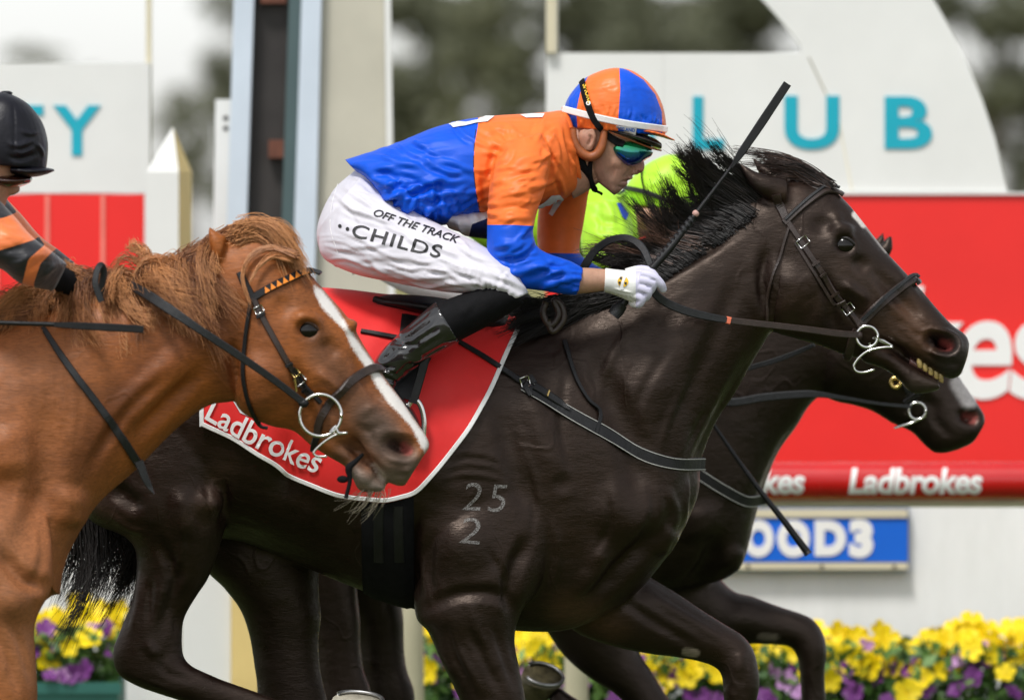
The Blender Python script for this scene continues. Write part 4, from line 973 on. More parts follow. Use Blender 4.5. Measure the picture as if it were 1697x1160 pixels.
def saddle_cloth():
    root = thing('saddle_cloth', 'red saddle cloth with white edging and sponsor lettering on the dark brown horse', 'saddle cloth')
    bx = [338, 388, 431, 496, 560, 595, 640, 690, 728, 776, 814, 851, 866]; by = [706, 729, 755, 798, 820, 827, 831, 820, 775, 716, 647, 559, 532]
    phis = np.linspace(0, 2.3, 90); cols, rows = 96, 40; G = np.zeros((cols, rows, 3))
    xs = np.linspace(338, 864, cols)
    for i, px in enumerate(xs):
        x = P(px, 0, -.2)[0]; L = around(hA.bvh, x, 0, P(0, 720, 0)[2], phis)
        # lie smoothly over hollows, and hang free of the body lower down
        for _ in range(8): L[1:-1, 1] = np.minimum(L[1:-1, 1], .5 * (L[:-2, 1] + L[2:, 1])) * .5 + L[1:-1, 1] * .5
        py = to_px(L)[:, 1]; yb = np.interp(px, bx, by)
        k = np.argmax(py > yb); k = len(py) - 1 if k == 0 and py[0] <= yb else max(k, 1)
        u = (yb - py[k - 1]) / (py[k] - py[k - 1] + 1e-9); arc = np.vstack([L[:k], L[k - 1] + (L[k] - L[k - 1]) * u])
        s = np.concatenate([[0], np.cumsum(np.linalg.norm(np.diff(arc, axis=0), axis=1))]); s /= s[-1] + 1e-9
        for j in range(3): G[i, :, j] = np.interp(np.linspace(0, 1, rows), s, arc[:, j])
    for _ in range(6):
        G[1:-1, :, 1:] = .25 * G[:-2, :, 1:] + .5 * G[1:-1, :, 1:] + .25 * G[2:, :, 1:]
    A = np.gradient(G, axis=0); B = np.gradient(G, axis=1); N = np.cross(A, B); N /= np.linalg.norm(N, axis=2)[:, :, None] + 1e-9
    N *= np.where((N[:, :, 1:2] * -1 + N[:, :, 2:3]) < 0, -1, 1)
    # soft folds from the jockey's knee and the saddle
    px, py = to_px(G.reshape(-1, 3)).T; px = px.reshape(cols, rows); py = py.reshape(cols, rows)
    fold = .004 * np.sin((px * .8 + py * .45) / 21.0) * np.clip((py - 560) / 120, 0, 1) + .006 * np.exp(-((px - 640 + (py - 540) * .7) / 22) ** 2) + .005 * np.exp(-((px - 735 + (py - 620) * .35) / 26) ** 2) + .003 * np.sin(px / 13.0 - py / 37.0) * np.clip((py - 640) / 100, 0, 1)
    G = G + N * (.014 + fold)[:, :, None]
    V = G.reshape(-1, 3); Vm = V * (1, -1, 1)
    Fc = [(i * rows + j, (i + 1) * rows + j, (i + 1) * rows + j + 1, i * rows + j + 1) for i in range(cols - 1) for j in range(rows - 1)]
    o = len(V)
    cl = mesh_obj('cloth', np.vstack([V, Vm]), Fc + [tuple(k + o for k in f[::-1]) for f in Fc], RED_CLOTH, root)
    m = cl.modifiers.new('solid', 'SOLIDIFY'); m.thickness = .004; m.offset = 0
    E = G[:, -1]; En = N[:, -1]
    inn = E + (G[:, -2] - E) / (np.linalg.norm(G[:, -2] - E, axis=1)[:, None] + 1e-9) * .007
    ribbons('edging', inn + En * .003, En, .0112, .0025, WHITE_TRIM, root, 0.0)
    ribbons('edging', G[0] + En[:1] * .002, N[0], .0112, .0025, WHITE_TRIM, root, 0.0)
    return root, cl
cloth_root, cloth = saddle_cloth()
bvA = bvh_of(hA.body, cloth)
text_on('lettering', 'Ladbrokes', (339, 694), (188, 90), (13, -36), bvA, WHITE_TRIM, cloth_root, 0.012, 0.12, 1.0, .008, -6)
# upper corner of the large emblem panel, mostly hidden by the chestnut's head
mb = MB(); q = [(386, 664), (418, 668), (412, 690), (398, 684)]; mb.add([hit(bvA, *k)[0] + np.array((0, -.004, 0)) if hit(bvA, *k)[0] is not None else P(*k, -.3) for k in q], [(0, 1, 2, 3)]); mb.build('emblem', WHITE_TRIM, cloth_root, False)

def saddle():
    root = thing('racing_saddle', 'small black racing saddle under the jockey in orange and blue', 'saddle')
    mb = MB(); mb.loft([(612, 494, 622, 508, .10, 0), (650, 488, 660, 516, .15, 0), (720, 492, 722, 530, .17, 0), (790, 506, 780, 545, .15, 0), (845, 522, 830, 560, .09, 0)], 5, 28); Clay(mb, .006, 4).build('seat', BLACK_LEATHER, root)
    b = bvh_of(cloth, hA.body)
    strap('flap', b, [(700, 530), (690, 575), (676, 620), (664, 660)], [70, 62, 46, 30], BLACK_LEATHER, root, .005, .004, 0.0)
    strap('cantle_strap', b, [(619, 502), (640, 508), (665, 513), (690, 519)], [10, 10, 9, 9], BLACK_LEATHER, root, .012, .006, 0.0)
    strap('point_strap', b, [(598, 551), (622, 555), (645, 559), (668, 564)], [8, 9, 9, 9], BLACK_LEATHER, root, .006, .004, 0.0)
    yy = -.325
    lt_pts = [P(x, y, yy) for x, y in catmull([(712, 560), (702, 604), (692, 640), (684, 668)], 4)]
    ribbons('stirrup_leather', np.array(lt_pts), np.tile((0, -1., 0), (len(lt_pts), 1)), S(15), .006, BLACK_LEATHER, root, 0.0)
    for sg in (1, -1):
        y = yy * sg; st = MB()
        p = [P(x, v, y) for x, v in catmull([(680, 740), (672, 705), (676, 676), (686, 662), (697, 672), (703, 700), (700, 742)], 5)]
        st.tube(p, .0055, 8, 1.3); st.tube([P(680, 741, y), P(700, 742, y)], .008, 8, 2.2); st.build('stirrup_iron', STEEL, root)
saddle()

def girth():
    root = thing('girth', 'wide black girth strap around the dark brown horse behind its elbow', 'girth')
    V = []; phis = np.linspace(.9, 2 * math.pi - .9, 96); cols = 14
    for i in range(cols):
        px = 600 + 86 * i / (cols - 1); L = around(hA.bvh, P(px, 0, -.2)[0], 0, P(0, 760, 0)[2], phis)
        L = np.where((np.hypot(L[:, 1], L[:, 2] - P(0, 760, 0)[2]) > .46)[:, None], L, L)
        cen = np.array((P(px, 0, -.2)[0], 0, P(0, 760, 0)[2])); d = L - cen; r = np.linalg.norm(d, axis=1)
        for _ in range(10): r[1:-1] = .25 * r[:-2] + .5 * r[1:-1] + .25 * r[2:]
        V.append(cen + d / np.linalg.norm(d, axis=1)[:, None] * (r[:, None] + (.008 if 1 < i < cols - 2 else .004)))
    V = np.array(V); n = len(phis); Fc = [(i * n + j, i * n + j + 1, (i + 1) * n + j + 1, (i + 1) * n + j) for i in range(cols - 1) for j in range(n - 1)]
    o = mesh_obj('girth_band', V.reshape(-1, 3), Fc, BLACK_CLOTH, root); m = o.modifiers.new('s', 'SOLIDIFY'); m.thickness = .006; m.offset = 0
    b = bvh_of(o)
    strap('girth_buckle_strap', b, [(628, 838), (627, 880), (628, 930)], 16, BLACK_LEATHER, root, .004, .002)
    strap('girth_buckle_strap', b, [(660, 838), (660, 880), (662, 930)], 16, BLACK_LEATHER, root, .004, .002)
girth()

EDGE_GREY = plain('pale_grey_edge_stitching', srgb(176, 176, 172), .6, .15, 90)
def breastplate(h, bv, band, wpx, thin, lead, name, label, mirror, y):
    root = thing(name, label, 'breastplate')
    b0 = strap('chest_band', bv, band, wpx, BLACK_LEATHER, root, .006, .002, mirror, 8, y, smooth=6)
    for s_ in (-1, 1):
        pts = catmull(band, 8); T = np.gradient(pts, axis=0); T /= np.linalg.norm(T, axis=1)[:, None]; Nn = np.stack([-T[:, 1], T[:, 0]], 1)
        q = pts + Nn * s_ * (wpx * .5 - 1.6)
        L, N = on_surface(bv, q, .0085, smooth=6); ribbons('white_edge', L, N, S(1.25, y), .0008, EDGE_GREY, root, mirror)
    if thin: strap('neck_strap', bv, thin, [8, 6, 6, 7], BLACK_LEATHER, root, .004, .005, mirror, 6, y)
    if lead:
        strap('billet', bv, lead, [9, 10, 11], BLACK_LEATHER, root, .005, .005, mirror, 6, y)
        l, n = hit(bv, 870, 637); mb = MB()
        for a, b in (((-9, -6), (5, -11)), ((5, -11), (9, 5)), ((9, 5), (-4, 11)), ((-4, 11), (-9, -6))):
            mb.tube([np.array(P(870 + a[0], 637 + a[1], l[1])) + n * .011, np.array(P(870 + b[0], 637 + b[1], l[1])) + n * .011], .0022, 6)
        mb.build('buckle', STEEL, root)
        for q, tlt in (((881, 632), 1), ((875, 651), 1)):
            strap('keeper', bv, [(q[0] - 4, q[1] - 6), (q[0] + 4, q[1] + 6)], 9, GREY_WEB, root, .004, .009, None, 4, y)
        strap('adjusting_strap', bv, [(884, 642), (905, 655), (925, 667), (944, 680)], [13, 13, 12, 4], BLACK_LEATHER, root, .004, .009, None, 4, y)
        strap('brass_keeper', bv, [(903, 660), (907, 650)], 3, BRASS, root, .003, .0135, None, 3, y)
    return root
bodyA = hA.bvh
breastplate(hA, bvA, [(868, 640), (925, 674), (992, 712), (1057, 749), (1110, 767), (1164, 769)], 21, [(936, 566), (953, 625), (974, 663), (993, 683), (988, 717)], [(757, 567), (800, 592), (840, 618), (868, 637)], 'breastplate', 'black breastplate with white edges across the dark brown chest', 0.0, 0.0)
breastplate(hC, hC.bvh, [(1090, 740), (1165, 790), (1205, 815), (1236, 830), (1266, 826)], 19, None, None, 'breastplate', 'black breastplate on the near black horse behind', YF, YF)

# freeze brand: white hairs grown through the dark coat
def brand():
    t = NT('freeze_brand'); t.set(Roughness=.6); t.base(t.ramp(t.noise(900, 3), [(.35, (.10, .095, .09)), (.7, (.42, .41, .40))]))
    tr = t.n('BsdfTransparent'); mx = t.n('MixShader'); f = t.ramp(t.noise(520, 4, .7, stretch=(.5, 1, 1, (0, .5, 0))), [(.40, (0, 0, 0)), (.58, (.9, .9, .9))])
    t.l(f, mx.inputs[0]); t.l(tr.outputs[0], mx.inputs[1]); t.l(t.b.outputs[0], mx.inputs[2]); t.l(mx.outputs[0], t.out.inputs[0])
    text_on('brand_mark', '25', (765, 845), (70, 4), (6, -46), bodyA, t.m, hA.root, -.004, .05, 1.15, .002)
    text_on('brand_mark', '2', (760, 899), (34, 3), (6, -42), bodyA, t.m, hA.root, -.004, .05, 1.0, .002)
brand()

# ------------------------------------------------------------------ bridles
def buckle(root, bv, x, y, w=7, h=9, mat=None, ang=.9):
    l, n = hit(bv, x, y)
    if l is None: return
    mb = MB(); c, s_ = math.cos(ang), math.sin(ang); q = [(-w, -h), (w, -h), (w, h), (-w, h), (-w, -h)]
    p = [np.array(P(x + a * c - b * s_, y + a * s_ + b * c, l[1])) + n * .010 for a, b in q]
    for a, b in zip(p[:-1], p[1:]): mb.tube([a, b], .0016, 6)
    mb.build('buckle', mat or STEEL, root)

def rein_tube(root, pts, r, mat, name='rein', flat=None, sub=6):
    p = catmull([P(*q) for q in pts], sub); return MB().tube(p, r, 8, flat).build(name, mat, root)

def wide_rein(root, pts, wpx, mat, name='rein', thick=.005, sub=6):
    """flat strap hanging free: points (px, py, depth)"""
    L = catmull([P(*q) for q in pts], sub); T = np.gradient(L, axis=0); N = np.tile((0, -1., 0), (len(L), 1))
    N = N - T * (np.sum(N * T, axis=1) / np.sum(T * T, axis=1))[:, None]; N /= np.linalg.norm(N, axis=1)[:, None]
    mb = MB(); ribbon(mb, L, N, S(np.asarray(wpx, float)) if not np.isscalar(wpx) else S(wpx), thick); return mb.build(name, mat, root, False)

def bridle_main():
    b, L = hA.bvh, BROWN_LEATHER
    root = thing('bridle', 'dark brown leather bridle with steel bit on the dark brown horse', 'bridle')
    strap('browband', b, [(1300, 370), (1324, 347), (1350, 327), (1370, 317), (1390, 322), (1396, 326)], 13, L, root, .008, .002, 0.0)
    strap('browband_padding', b, [(1302, 365), (1325, 343), (1350, 323), (1370, 313), (1389, 317)], 5, GREY_WEB, root, .006, .008, 0.0)
    strap('crown_strap', b, [(1286, 322), (1291, 337), (1304, 366)], 15, L, root, .006, .002, 0.0)
    strap('cheekpiece', b, [(1304, 366), (1329, 403), (1352, 437), (1378, 476), (1401, 510), (1426, 543)], 10, L, root, .006, .003, 0.0)
    strap('cheekpiece', b, [(1318, 402), (1340, 437), (1364, 478), (1385, 505)], 6, L, root, .004, .003, 0.0)
    strap('throat_latch', b, [(1308, 376), (1297, 411), (1282, 456), (1273, 494), (1270, 530)], 5, L, root, .005, .003, 0.0)
    strap('noseband', b, [(1426, 538), (1450, 511), (1481, 485), (1509, 466), (1519, 468), (1522, 473)], 16, L, root, .009, .002, 0.0)
    strap('noseband_padding', b, [(1430, 530), (1452, 505), (1482, 479), (1509, 461), (1518, 464)], 6, GREY_WEB, root, .006, .010, 0.0)
    strap('chin_strap', b, [(1420, 545), (1412, 565), (1407, 585), (1403, 594)], 14, L, root, .006, .002, 0.0)
    for x, y in ((1331, 402), (1403, 513)): buckle(root, b, x, y)
    for x, y in ((1352, 437), (1363, 455), (1386, 487), (1394, 499)): strap('keeper', b, [(x - 6, y + 4), (x + 6, y - 4)], 5, L, root, .004, .009, None, 3)
    l, n = hit(b, 1437, 556); y0 = l[1] - .016
    for sg in (1, -1):
        yy = y0 * sg
        MB().ring(P(1437, 558, yy), S(17.5), .0042).build('bit_ring', STEEL, root)
        MB().tube([P(*q, yy) for q in catmull([(1480, 575), (1462, 576), (1440, 581), (1424, 592), (1415, 606), (1419, 615), (1432, 617), (1450, 612)], 4)], .0032, 8).build('bit_loop', STEEL, root)
        MB().tube([P(1448, 560, yy), P(1462, 565, yy * .9), P(1478, 573, yy * .55)], [.005, .0065, .003], 8).build('bit_cheek', STEEL, root)
        MB().tube([P(1441, 568, yy), P(1442, 582, yy)], .003, 6).build('bit_link', STEEL, root)
    # near rein: brown leather from the bit, rubber grip to the hand
    wide_rein(root, [(1424, 555, y0), (1390, 553, y0 - .02), (1330, 545, y0 - .05), (1260, 537, y0 - .07), (1206, 531, y0 - .08)], [11, 12, 11, 11, 11], L)
    wide_rein(root, [(1208, 531, y0 - .08), (1170, 524, y0 - .09), (1135, 515, y0 - .10), (1105, 502, y0 - .11), (1086, 487, -.20), (1082, 470, -.20)], [11, 13, 14, 14, 13, 11], GREY_WEB, 'rein_grip', .009)
    MB().ell(P(1424, 556, y0), .009, .007, .011, 12, 8).build('rein_stop', L, root)
    mb = MB(); ribbon(mb, [P(1203, 530, y0 - .084), P(1211, 532, y0 - .084)], np.tile((0, -1., 0), (2, 1)), S(12), .006); mb.build('rein_marker', plain('orange_tag', srgb(214, 110, 80), .6), root, False)
    wide_rein(root, [(1080, 452, -.17), (1074, 430, -.16), (1062, 408, -.14), (1040, 395, -.12), (1012, 398, -.10), (988, 414, -.08), (972, 436, -.07), (965, 450, -.06)], [10, 12, 13, 12, 12, 13, 14, 14], GREY_WEB, 'rein_loop', .007)
    wide_rein(root, [(1436, 560, -y0), (1330, 552, .14), (1206, 531, .18), (1105, 502, .18), (1086, 487, .12)], 11, L)
    # the end of a knotted neck strap hanging on the mane
    kn = MB(); kn.tube([P(*q, -.215) for q in catmull([(905, 500), (900, 520), (912, 540), (926, 522), (918, 498), (930, 505), (934, 530), (916, 550), (908, 530)], 5)], .0058, 8, 1.4); kn.build('knot', BROWN_LEATHER, root)
bridle_main()

def bridle_far():
    b, L = hC.bvh, BLACK_LEATHER
    root = thing('bridle', 'black bridle with steel bit ring on the near black horse behind', 'bridle')
    strap('cheekpiece', b, [(1420, 470), (1450, 540), (1490, 620), (1516, 668)], 9, L, root, .006, .002, YF, y=YF)
    strap('noseband', b, [(1500, 668), (1530, 640), (1560, 612), (1590, 618)], 12, L, root, .008, .002, YF, y=YF)
    l, n = hit(b, 1519, 680); y0 = l[1] - .014
    for sg in (0, 1):
        yy = y0 if sg == 0 else 2 * YF - y0
        MB().ring(P(1520, 681, yy), S(14, YF), .0042).build('bit_ring', STEEL, root)
        MB().tube([P(1535, 690, yy), P(1510, 701, yy), P(1482, 709, yy)], [.003, .004, .0035], 8).build('bit_cheek', STEEL, root)
    MB().ring(P(1484, 634, y0 - .01), S(8, YF), .006).build('brass_ring', BRASS, root)
    wide_rein(root, [(1510, 674, y0), (1450, 668, y0 - .03), (1390, 658, y0 - .06), (1340, 653, y0 - .08), (1270, 658, y0 - .1), (1200, 666, y0 - .12), (1120, 640, y0 - .1)], [6, 6, 7, 13, 14, 14, 14], GREY_WEB)
    wide_rein(root, [(1350, 571, .70), (1330, 580, .72), (1300, 592, .74), (1262, 604, .76), (1220, 612, .78), (1150, 600, .8)], [6, 8, 9, 9, 9, 9], GREY_WEB, 'spare_rein')
bridle_far()

def bridle_chestnut():
    b, L = hB.bvh, BLACK_LEATHER; m = YN; y = YN
    root = thing('bridle', 'black bridle with orange and black triangle browband on the chestnut horse', 'bridle')
    BR = BROWN_LEATHER
    bb = [(420, 494), (436, 484), (454, 474), (482, 461), (508, 451), (524, 453), (528, 456)]
    strap('browband', b, bb, 13, L, root, .007, .002, m, y=y)
    pts = catmull(bb, 20); cum = np.concatenate([[0], np.cumsum(np.hypot(*np.diff(pts, axis=0).T))]); OR = plain('orange_band_paint', srgb(240, 140, 40), .45, .05)
    for k in range(9):
        s0 = 20 + k * 10.6; q = lambda s: np.array([np.interp(s, cum, pts[:, 0]), np.interp(s, cum, pts[:, 1])])
        a, c2, mid = q(s0), q(s0 + 9.4), q(s0 + 5); t_ = (c2 - a) / np.linalg.norm(c2 - a); nn = np.array([t_[1], -t_[0]])
        tri = [a - nn * 5, c2 - nn * 5, mid + nn * 5.5]; W = []
        for v in tri:
            l, n = hit(b, *v); W.append((l + n * .0115) if l is not None else np.array(P(*v, y)))
        MB().add(W, [(0, 1, 2)]).build('triangle', OR, root, False)
    strap('crown_strap', b, [(398, 452), (406, 470), (420, 496)], 13, L, root, .006, .003, m, y=y)
    strap('cheekpiece', b, [(420, 494), (439, 533), (465, 580), (487, 619), (518, 660)], 10, BR, root, .006, .003, m, y=y)
    strap('cheekpiece', b, [(484, 610), (508, 640), (530, 668)], 8, L, root, .005, .004, m, y=y)
    strap('throat_latch', b, [(416, 500), (408, 560), (405, 620), (414, 668), (430, 700), (444, 706)], 7, L, root, .005, .004, m, y=y)
    strap('noseband', b, [(526, 724), (529, 700), (540, 676), (560, 652), (588, 626), (615, 612), (630, 614), (634, 618)], [12, 14, 14, 15, 15, 15, 14, 14], BR, root, .009, .002, m, y=y)
    strap('chin_strap', b, [(530, 704), (524, 728), (520, 744)], 11, L, root, .006, .003, m, y=y)
    buckle(root, b, 430, 514, 6, 7, STEEL, 1.1); buckle(root, b, 493, 628, 7, 9, STEEL, .9); buckle(root, b, 487, 616, 5, 6, BRASS, .9)
    for x, yv in ((433, 523), (478, 604), (505, 645)): strap('keeper', b, [(x - 7, yv + 4), (x + 7, yv - 4)], 5, L, root, .004, .009, None, 3, y)
    strap('brass_pull', b, [(484, 626), (487, 648)], 4, BRASS, root, .003, .008, None, 3, y)
    l, n = hit(b, 530, 688); y0 = l[1] - .022
    for sg in (0, 1):
        yy = y0 if sg == 0 else 2 * YN - y0
        MB().ring(P(531, 688, yy), S(34.5, y), .0042).build('bit_ring', STEEL, root)
        MB().tube([P(*q, yy) for q in catmull([(576, 717), (560, 719), (543, 728), (528, 740), (520, 750), (526, 756), (542, 756)], 4)], .0032, 8).build('bit_loop', STEEL, root)
        MB().tube([P(548, 716, yy), P(556, 706, yy), P(560, 718, yy), P(575, 718, yy * .98 + YN * .02)], [.007, .005, .006, .003], 8).build('bit_joint', STEEL, root)
    # tongue tie
    mb = MB(); p = [P(*q, y0 - .005) for q in catmull([(602, 752), (590, 764), (578, 776), (580, 796), (573, 826)], 5)]; mb.tube(p, [.004, .006, .009, .005, .005], 8); mb.ell(P(568, 794, y0 - .005), .014, .006, .009, 12, 8); mb.build('tongue_tie', BLACK_CLOTH, root)
    MB().ell(P(503, 668, y0), .013, .009, .011, 12, 8).build('rein_stop', L, root)
    wide_rein(root, [(504, 668, y0), (460, 634, y0 - .03), (400, 592, y0 - .07), (332, 547, y0 - .10), (280, 512, y0 - .09), (240, 486, y0 - .03), (205, 470, y0 + .06), (160, 470, y0 + .10)], [11, 11, 12, 12, 15, 15, 14, 12], GREY_WEB)
    wide_rein(root, [(168, 500, y0 - .06), (158, 470, y0 - .06), (162, 446, y0 - .05), (168, 440, y0 - .04), (172, 452, y0 - .03), (166, 490, y0 - .02)], 10, GREY_WEB, 'rein_loop')
    bs = thing('breast_strap', 'narrow black strap hanging across the chestnut neck', 'strap')
    strap('strap', b, [(72, 545), (100, 588), (129, 628), (160, 668), (192, 711), (222, 758), (234, 774)], [8, 11, 12, 12, 13, 14, 14], GREY_WEB, bs, .005, .004, None, 8, y)
    wide_rein(bs, [(230, 764, YN - .16), (240, 790, YN - .155), (248, 806, YN - .15), (256, 818, YN - .15)], [14, 12, 9, 2], GREY_WEB, 'strap_end')
bridle_chestnut()
# ------------------------------------------------------------------ manes, forelocks, tails
def hair(name, parent, guides, n, mat, bvh=None, y0=0.0, root_j=.006, tip_j=.022, r0=.0016, r1=.0003, m=10, seed=1, wave=.004, lift=.006, clump=3, pair=True, tone=(0.0, 1.0), per=26):
    """guides are traced pixel lines (px, py[, depth]); strands run between neighbouring guides in locks"""
    r = np.random.default_rng(seed); G = []
    for g in guides:
        W = []; last = y0
        for q in catmull([k[:2] for k in g], 5):
            if len(g[0]) > 2: pass
            l, nn = hit(bvh, *q) if bvh is not None else (None, None)
            if l is not None: yv = min(l[1] - lift, y0 + .02); last = yv
            else: last = last * .85 + y0 * .15; yv = last
            W.append(yv)
        px = catmull([k[:2] for k in g], 5)
        if len(g[0]) > 2: W = catmull([k[2:3] for k in g], 5)[:, 0]
        W = np.array(W)
        for _ in range(3): W[1:-1] = .25 * W[:-2] + .5 * W[1:-1] + .25 * W[2:]
        L = np.array([P(a, b, c_) for (a, b), c_ in zip(px, W)])
        u = np.linspace(0, 1, len(L)); t = np.linspace(0, 1, m); G.append(np.stack([np.interp(t, u, L[:, k]) for k in range(3)], 1))
    G = np.array(G); ng = len(G); t = np.linspace(0, 1, m)
    nl = max(n // per, 1); V = np.empty((n, m, 3, 3)); T_ = np.empty((n, m, 3))
    lock_s = r.uniform(0, max(ng - 1, 1e-6), nl) if pair else r.integers(0, ng, nl).astype(float)
    lock_off = r.normal(0, 1, (nl, 3)) * tip_j; lock_len = r.uniform(.70, 1.12, nl); lock_tone = r.uniform(*tone, nl); lock_ph = r.uniform(0, 6.28, nl)
    for i in range(n):
        k = i % nl; s = np.clip(lock_s[k] + r.normal(0, .12), 0, ng - 1 - 1e-6) if pair else lock_s[k]
        a = int(s); u = s - a
        L = G[a] * (1 - u) + G[min(a + 1, ng - 1)] * u
        ln = lock_len[k] * r.uniform(.85, 1.05); tt = np.minimum(t * ln, 1.0); ex = np.maximum(t * ln - 1, 0)
        idx = tt * (m - 1); i0 = np.minimum(idx.astype(int), m - 2); f = (idx - i0)[:, None]
        L = L[i0] * (1 - f) + L[i0 + 1] * f + (L[-1] - L[-2])[None] * (ex * (m - 1))[:, None]
        fr = r.uniform() < .07
        L = L + np.outer(1 - .72 * t, r.normal(0, 1, 3) * root_j * np.array((1, .6, 1))) + np.outer(t ** 1.3, lock_off[k]) + np.outer(t ** 2, r.normal(0, 1, 3) * tip_j * (.75 if fr else .13))
        w = wave * np.sin(t * r.uniform(5, 9) + lock_ph[k] + r.normal(0, .5)) * t; L[:, 2] += w; L[:, 0] += w * .5
        T = np.gradient(L, axis=0); T /= np.linalg.norm(T, axis=1)[:, None] + 1e-9
        A = np.cross(T, (0, 1, 0)); A /= np.linalg.norm(A, axis=1)[:, None] + 1e-9; B = np.cross(T, A)
        rad = (r0 * (1 - t) ** .7 + r1)[:, None]
        for q in range(3):
            an = 2.0944 * q; V[i, :, q] = L + rad * (A * math.cos(an) + B * math.sin(an))
        T_[i] = np.clip(lock_tone[k] + r.normal(0, .16) + .25 * (t[:, None] - .4), 0, 1)
    base = np.arange(n)[:, None, None] * m * 3 + np.arange(m - 1)[None, :, None] * 3
    q = np.arange(3)[None, None, :]; q2 = (q + 1) % 3
    Fc = np.stack([base + q, base + q2, base + 3 + q2, base + 3 + q], -1).reshape(-1, 4)
    me = bpy.data.meshes.new(name); me.vertices.add(n * m * 3); me.vertices.foreach_set('co', V.reshape(-1))
    me.loops.add(Fc.size); me.loops.foreach_set('vertex_index', Fc.ravel().astype(np.int32)); me.polygons.add(len(Fc)); me.polygons.foreach_set('loop_start', np.arange(0, Fc.size, 4).astype(np.int32))
    me.update(calc_edges=True); me.polygons.foreach_set('use_smooth', np.ones(len(Fc), bool))
    at = me.attributes.new('tone', 'FLOAT', 'POINT'); at.data.foreach_set('value', T_.ravel().astype(np.float32))
    o = new_obj(name, me, parent, mat); o['kind'] = 'stuff'; return o

BLACK_HAIR = hair_mat('black_mane_hair', (.0045, .004, .004, 1), (.022, .014, .011, 1), .55)
BROWN_HAIR = hair_mat('brown_mane_hair', (.012, .008, .007, 1), (.16, .085, .06, 1), .42)
RED_HAIR = hair_mat('chestnut_mane_hair', (.15, .045, .012, 1), (.64, .29, .11, 1), .48)
PALE_HAIR = hair_mat('whisker_hair', (.12, .095, .065, 1), (.36, .31, .22, 1), .5)

MANE = [[(1266, 318), (1228, 286), (1192, 262), (1158, 236)], [(1260, 326), (1216, 291), (1172, 264), (1142, 243)], [(1250, 335), (1203, 302), (1162, 277), (1135, 256)], [(1242, 344), (1192, 318), (1152, 292), (1127, 266)],
        [(1230, 353), (1184, 334), (1147, 310), (1124, 280)], [(1220, 362), (1176, 346), (1144, 328), (1121, 298)], [(1208, 371), (1166, 354), (1142, 338), (1132, 308)], [(1196, 380), (1162, 366), (1122, 350), (1098, 312)],
        [(1182, 391), (1142, 381), (1110, 361), (1087, 320)], [(1168, 400), (1122, 388), (1096, 368), (1083, 332)], [(1152, 411), (1106, 398), (1082, 384), (1054, 366)], [(1134, 422), (1092, 408), (1066, 398), (1046, 386)],
        [(1118, 434), (1076, 414), (1040, 401), (1006, 397)], [(1104, 444), (1062, 422), (1020, 409), (984, 406)], [(1090, 455), (1050, 441), (1016, 431), (986, 438)], [(1074, 464), (1044, 454), (1010, 450), (974, 442)]]
MANE[:5] = [[(x, y, -.035 - .01 * i) for i, (x, y) in enumerate(g)] for g in MANE[:5]]
hair('mane', hA.root, MANE, 2100, BLACK_HAIR, hA.bvh, -.05, .0075, .026, .0012, seed=11, per=46, wave=.005, tone=(0, .75))
hair('mane', hA.root, [[*g[:3], tuple(np.array(g[3]) * 1.0 + (np.array(g[3]) - np.array(g[2])) * .45)] for g in MANE[:12]], 130, BLACK_HAIR, hA.bvh, -.05, .008, .030, .0008, seed=18, per=3, wave=.010, tone=(.1, .9))
hair('mane', hA.root, MANE[9:14], 240, BROWN_HAIR, hA.bvh, -.07, .010, .02, .0010, seed=12, wave=.006, tone=(.2, 1))
hair('mane_roots', hA.root, [[(a[0] + 8, a[1] + 10), (a[0] - 22, a[1] - 8), (a[0] - 60, a[1] - 14), (a[0] - 92, a[1] - 12)] for a in [g[0] for g in MANE[3:]]], 1900, BLACK_HAIR, hA.bvh, -.05, .006, .012, .0010, seed=16, per=40, tone=(0, .5))
WITH = [[(1062, 474), (1025, 480), (990, 486), (955, 492)], [(1048, 486), (1005, 494), (968, 506), (930, 514)], [(1030, 492), (985, 506), (945, 528), (905, 548)], [(1000, 492), (958, 510), (915, 532), (868, 552)], [(975, 498), (930, 515), (888, 538), (838, 556)], [(955, 498), (915, 508), (872, 520), (832, 540)], [(940, 496), (905, 500), (870, 506), (838, 516)]]
hair('mane', hA.root, WITH, 1500, BLACK_HAIR, bvA, -.10, .010, .016, .0012, seed=13, wave=.010, lift=.012, tone=(0, .45))
FORE = [[(1378, 312), (1346, 284), (1305, 262), (1244, 250)], [(1374, 308), (1338, 282), (1296, 266), (1236, 258)], [(1368, 306), (1330, 284), (1296, 272), (1262, 268)], [(1362, 308), (1330, 292), (1304, 284), (1272, 282)], [(1358, 312), (1330, 300), (1306, 292), (1284, 294)]]
hair('forelock', hA.root, FORE, 700, BROWN_HAIR, hA.bvh, -.03, .008, .013, .0011, seed=14, wave=.004, tone=(0, .5))
TAIL = [[(130, 690, .02), (118, 820, .05), (116, 910, .06), (84, 1004, .06)], [(132, 690, .02), (135, 830, .05), (142, 930, .05), (100, 1012, .05)], [(134, 690, .02), (160, 840, .04), (172, 935, .03), (120, 1012, .03)], [(136, 690, .02), (180, 840, .02), (200, 925, .0), (150, 1004, .0)], [(138, 690, .02), (200, 850, .02), (216, 925, .02), (176, 1000, .0)], [(138, 690, .02), (215, 860, .05), (226, 940, .05), (206, 985, .04)]]
hair('tail', hA.root, TAIL, 1500, BLACK_HAIR, None, .03, .020, .045, .0013, seed=15, per=40, wave=.02, tone=(0, .6))
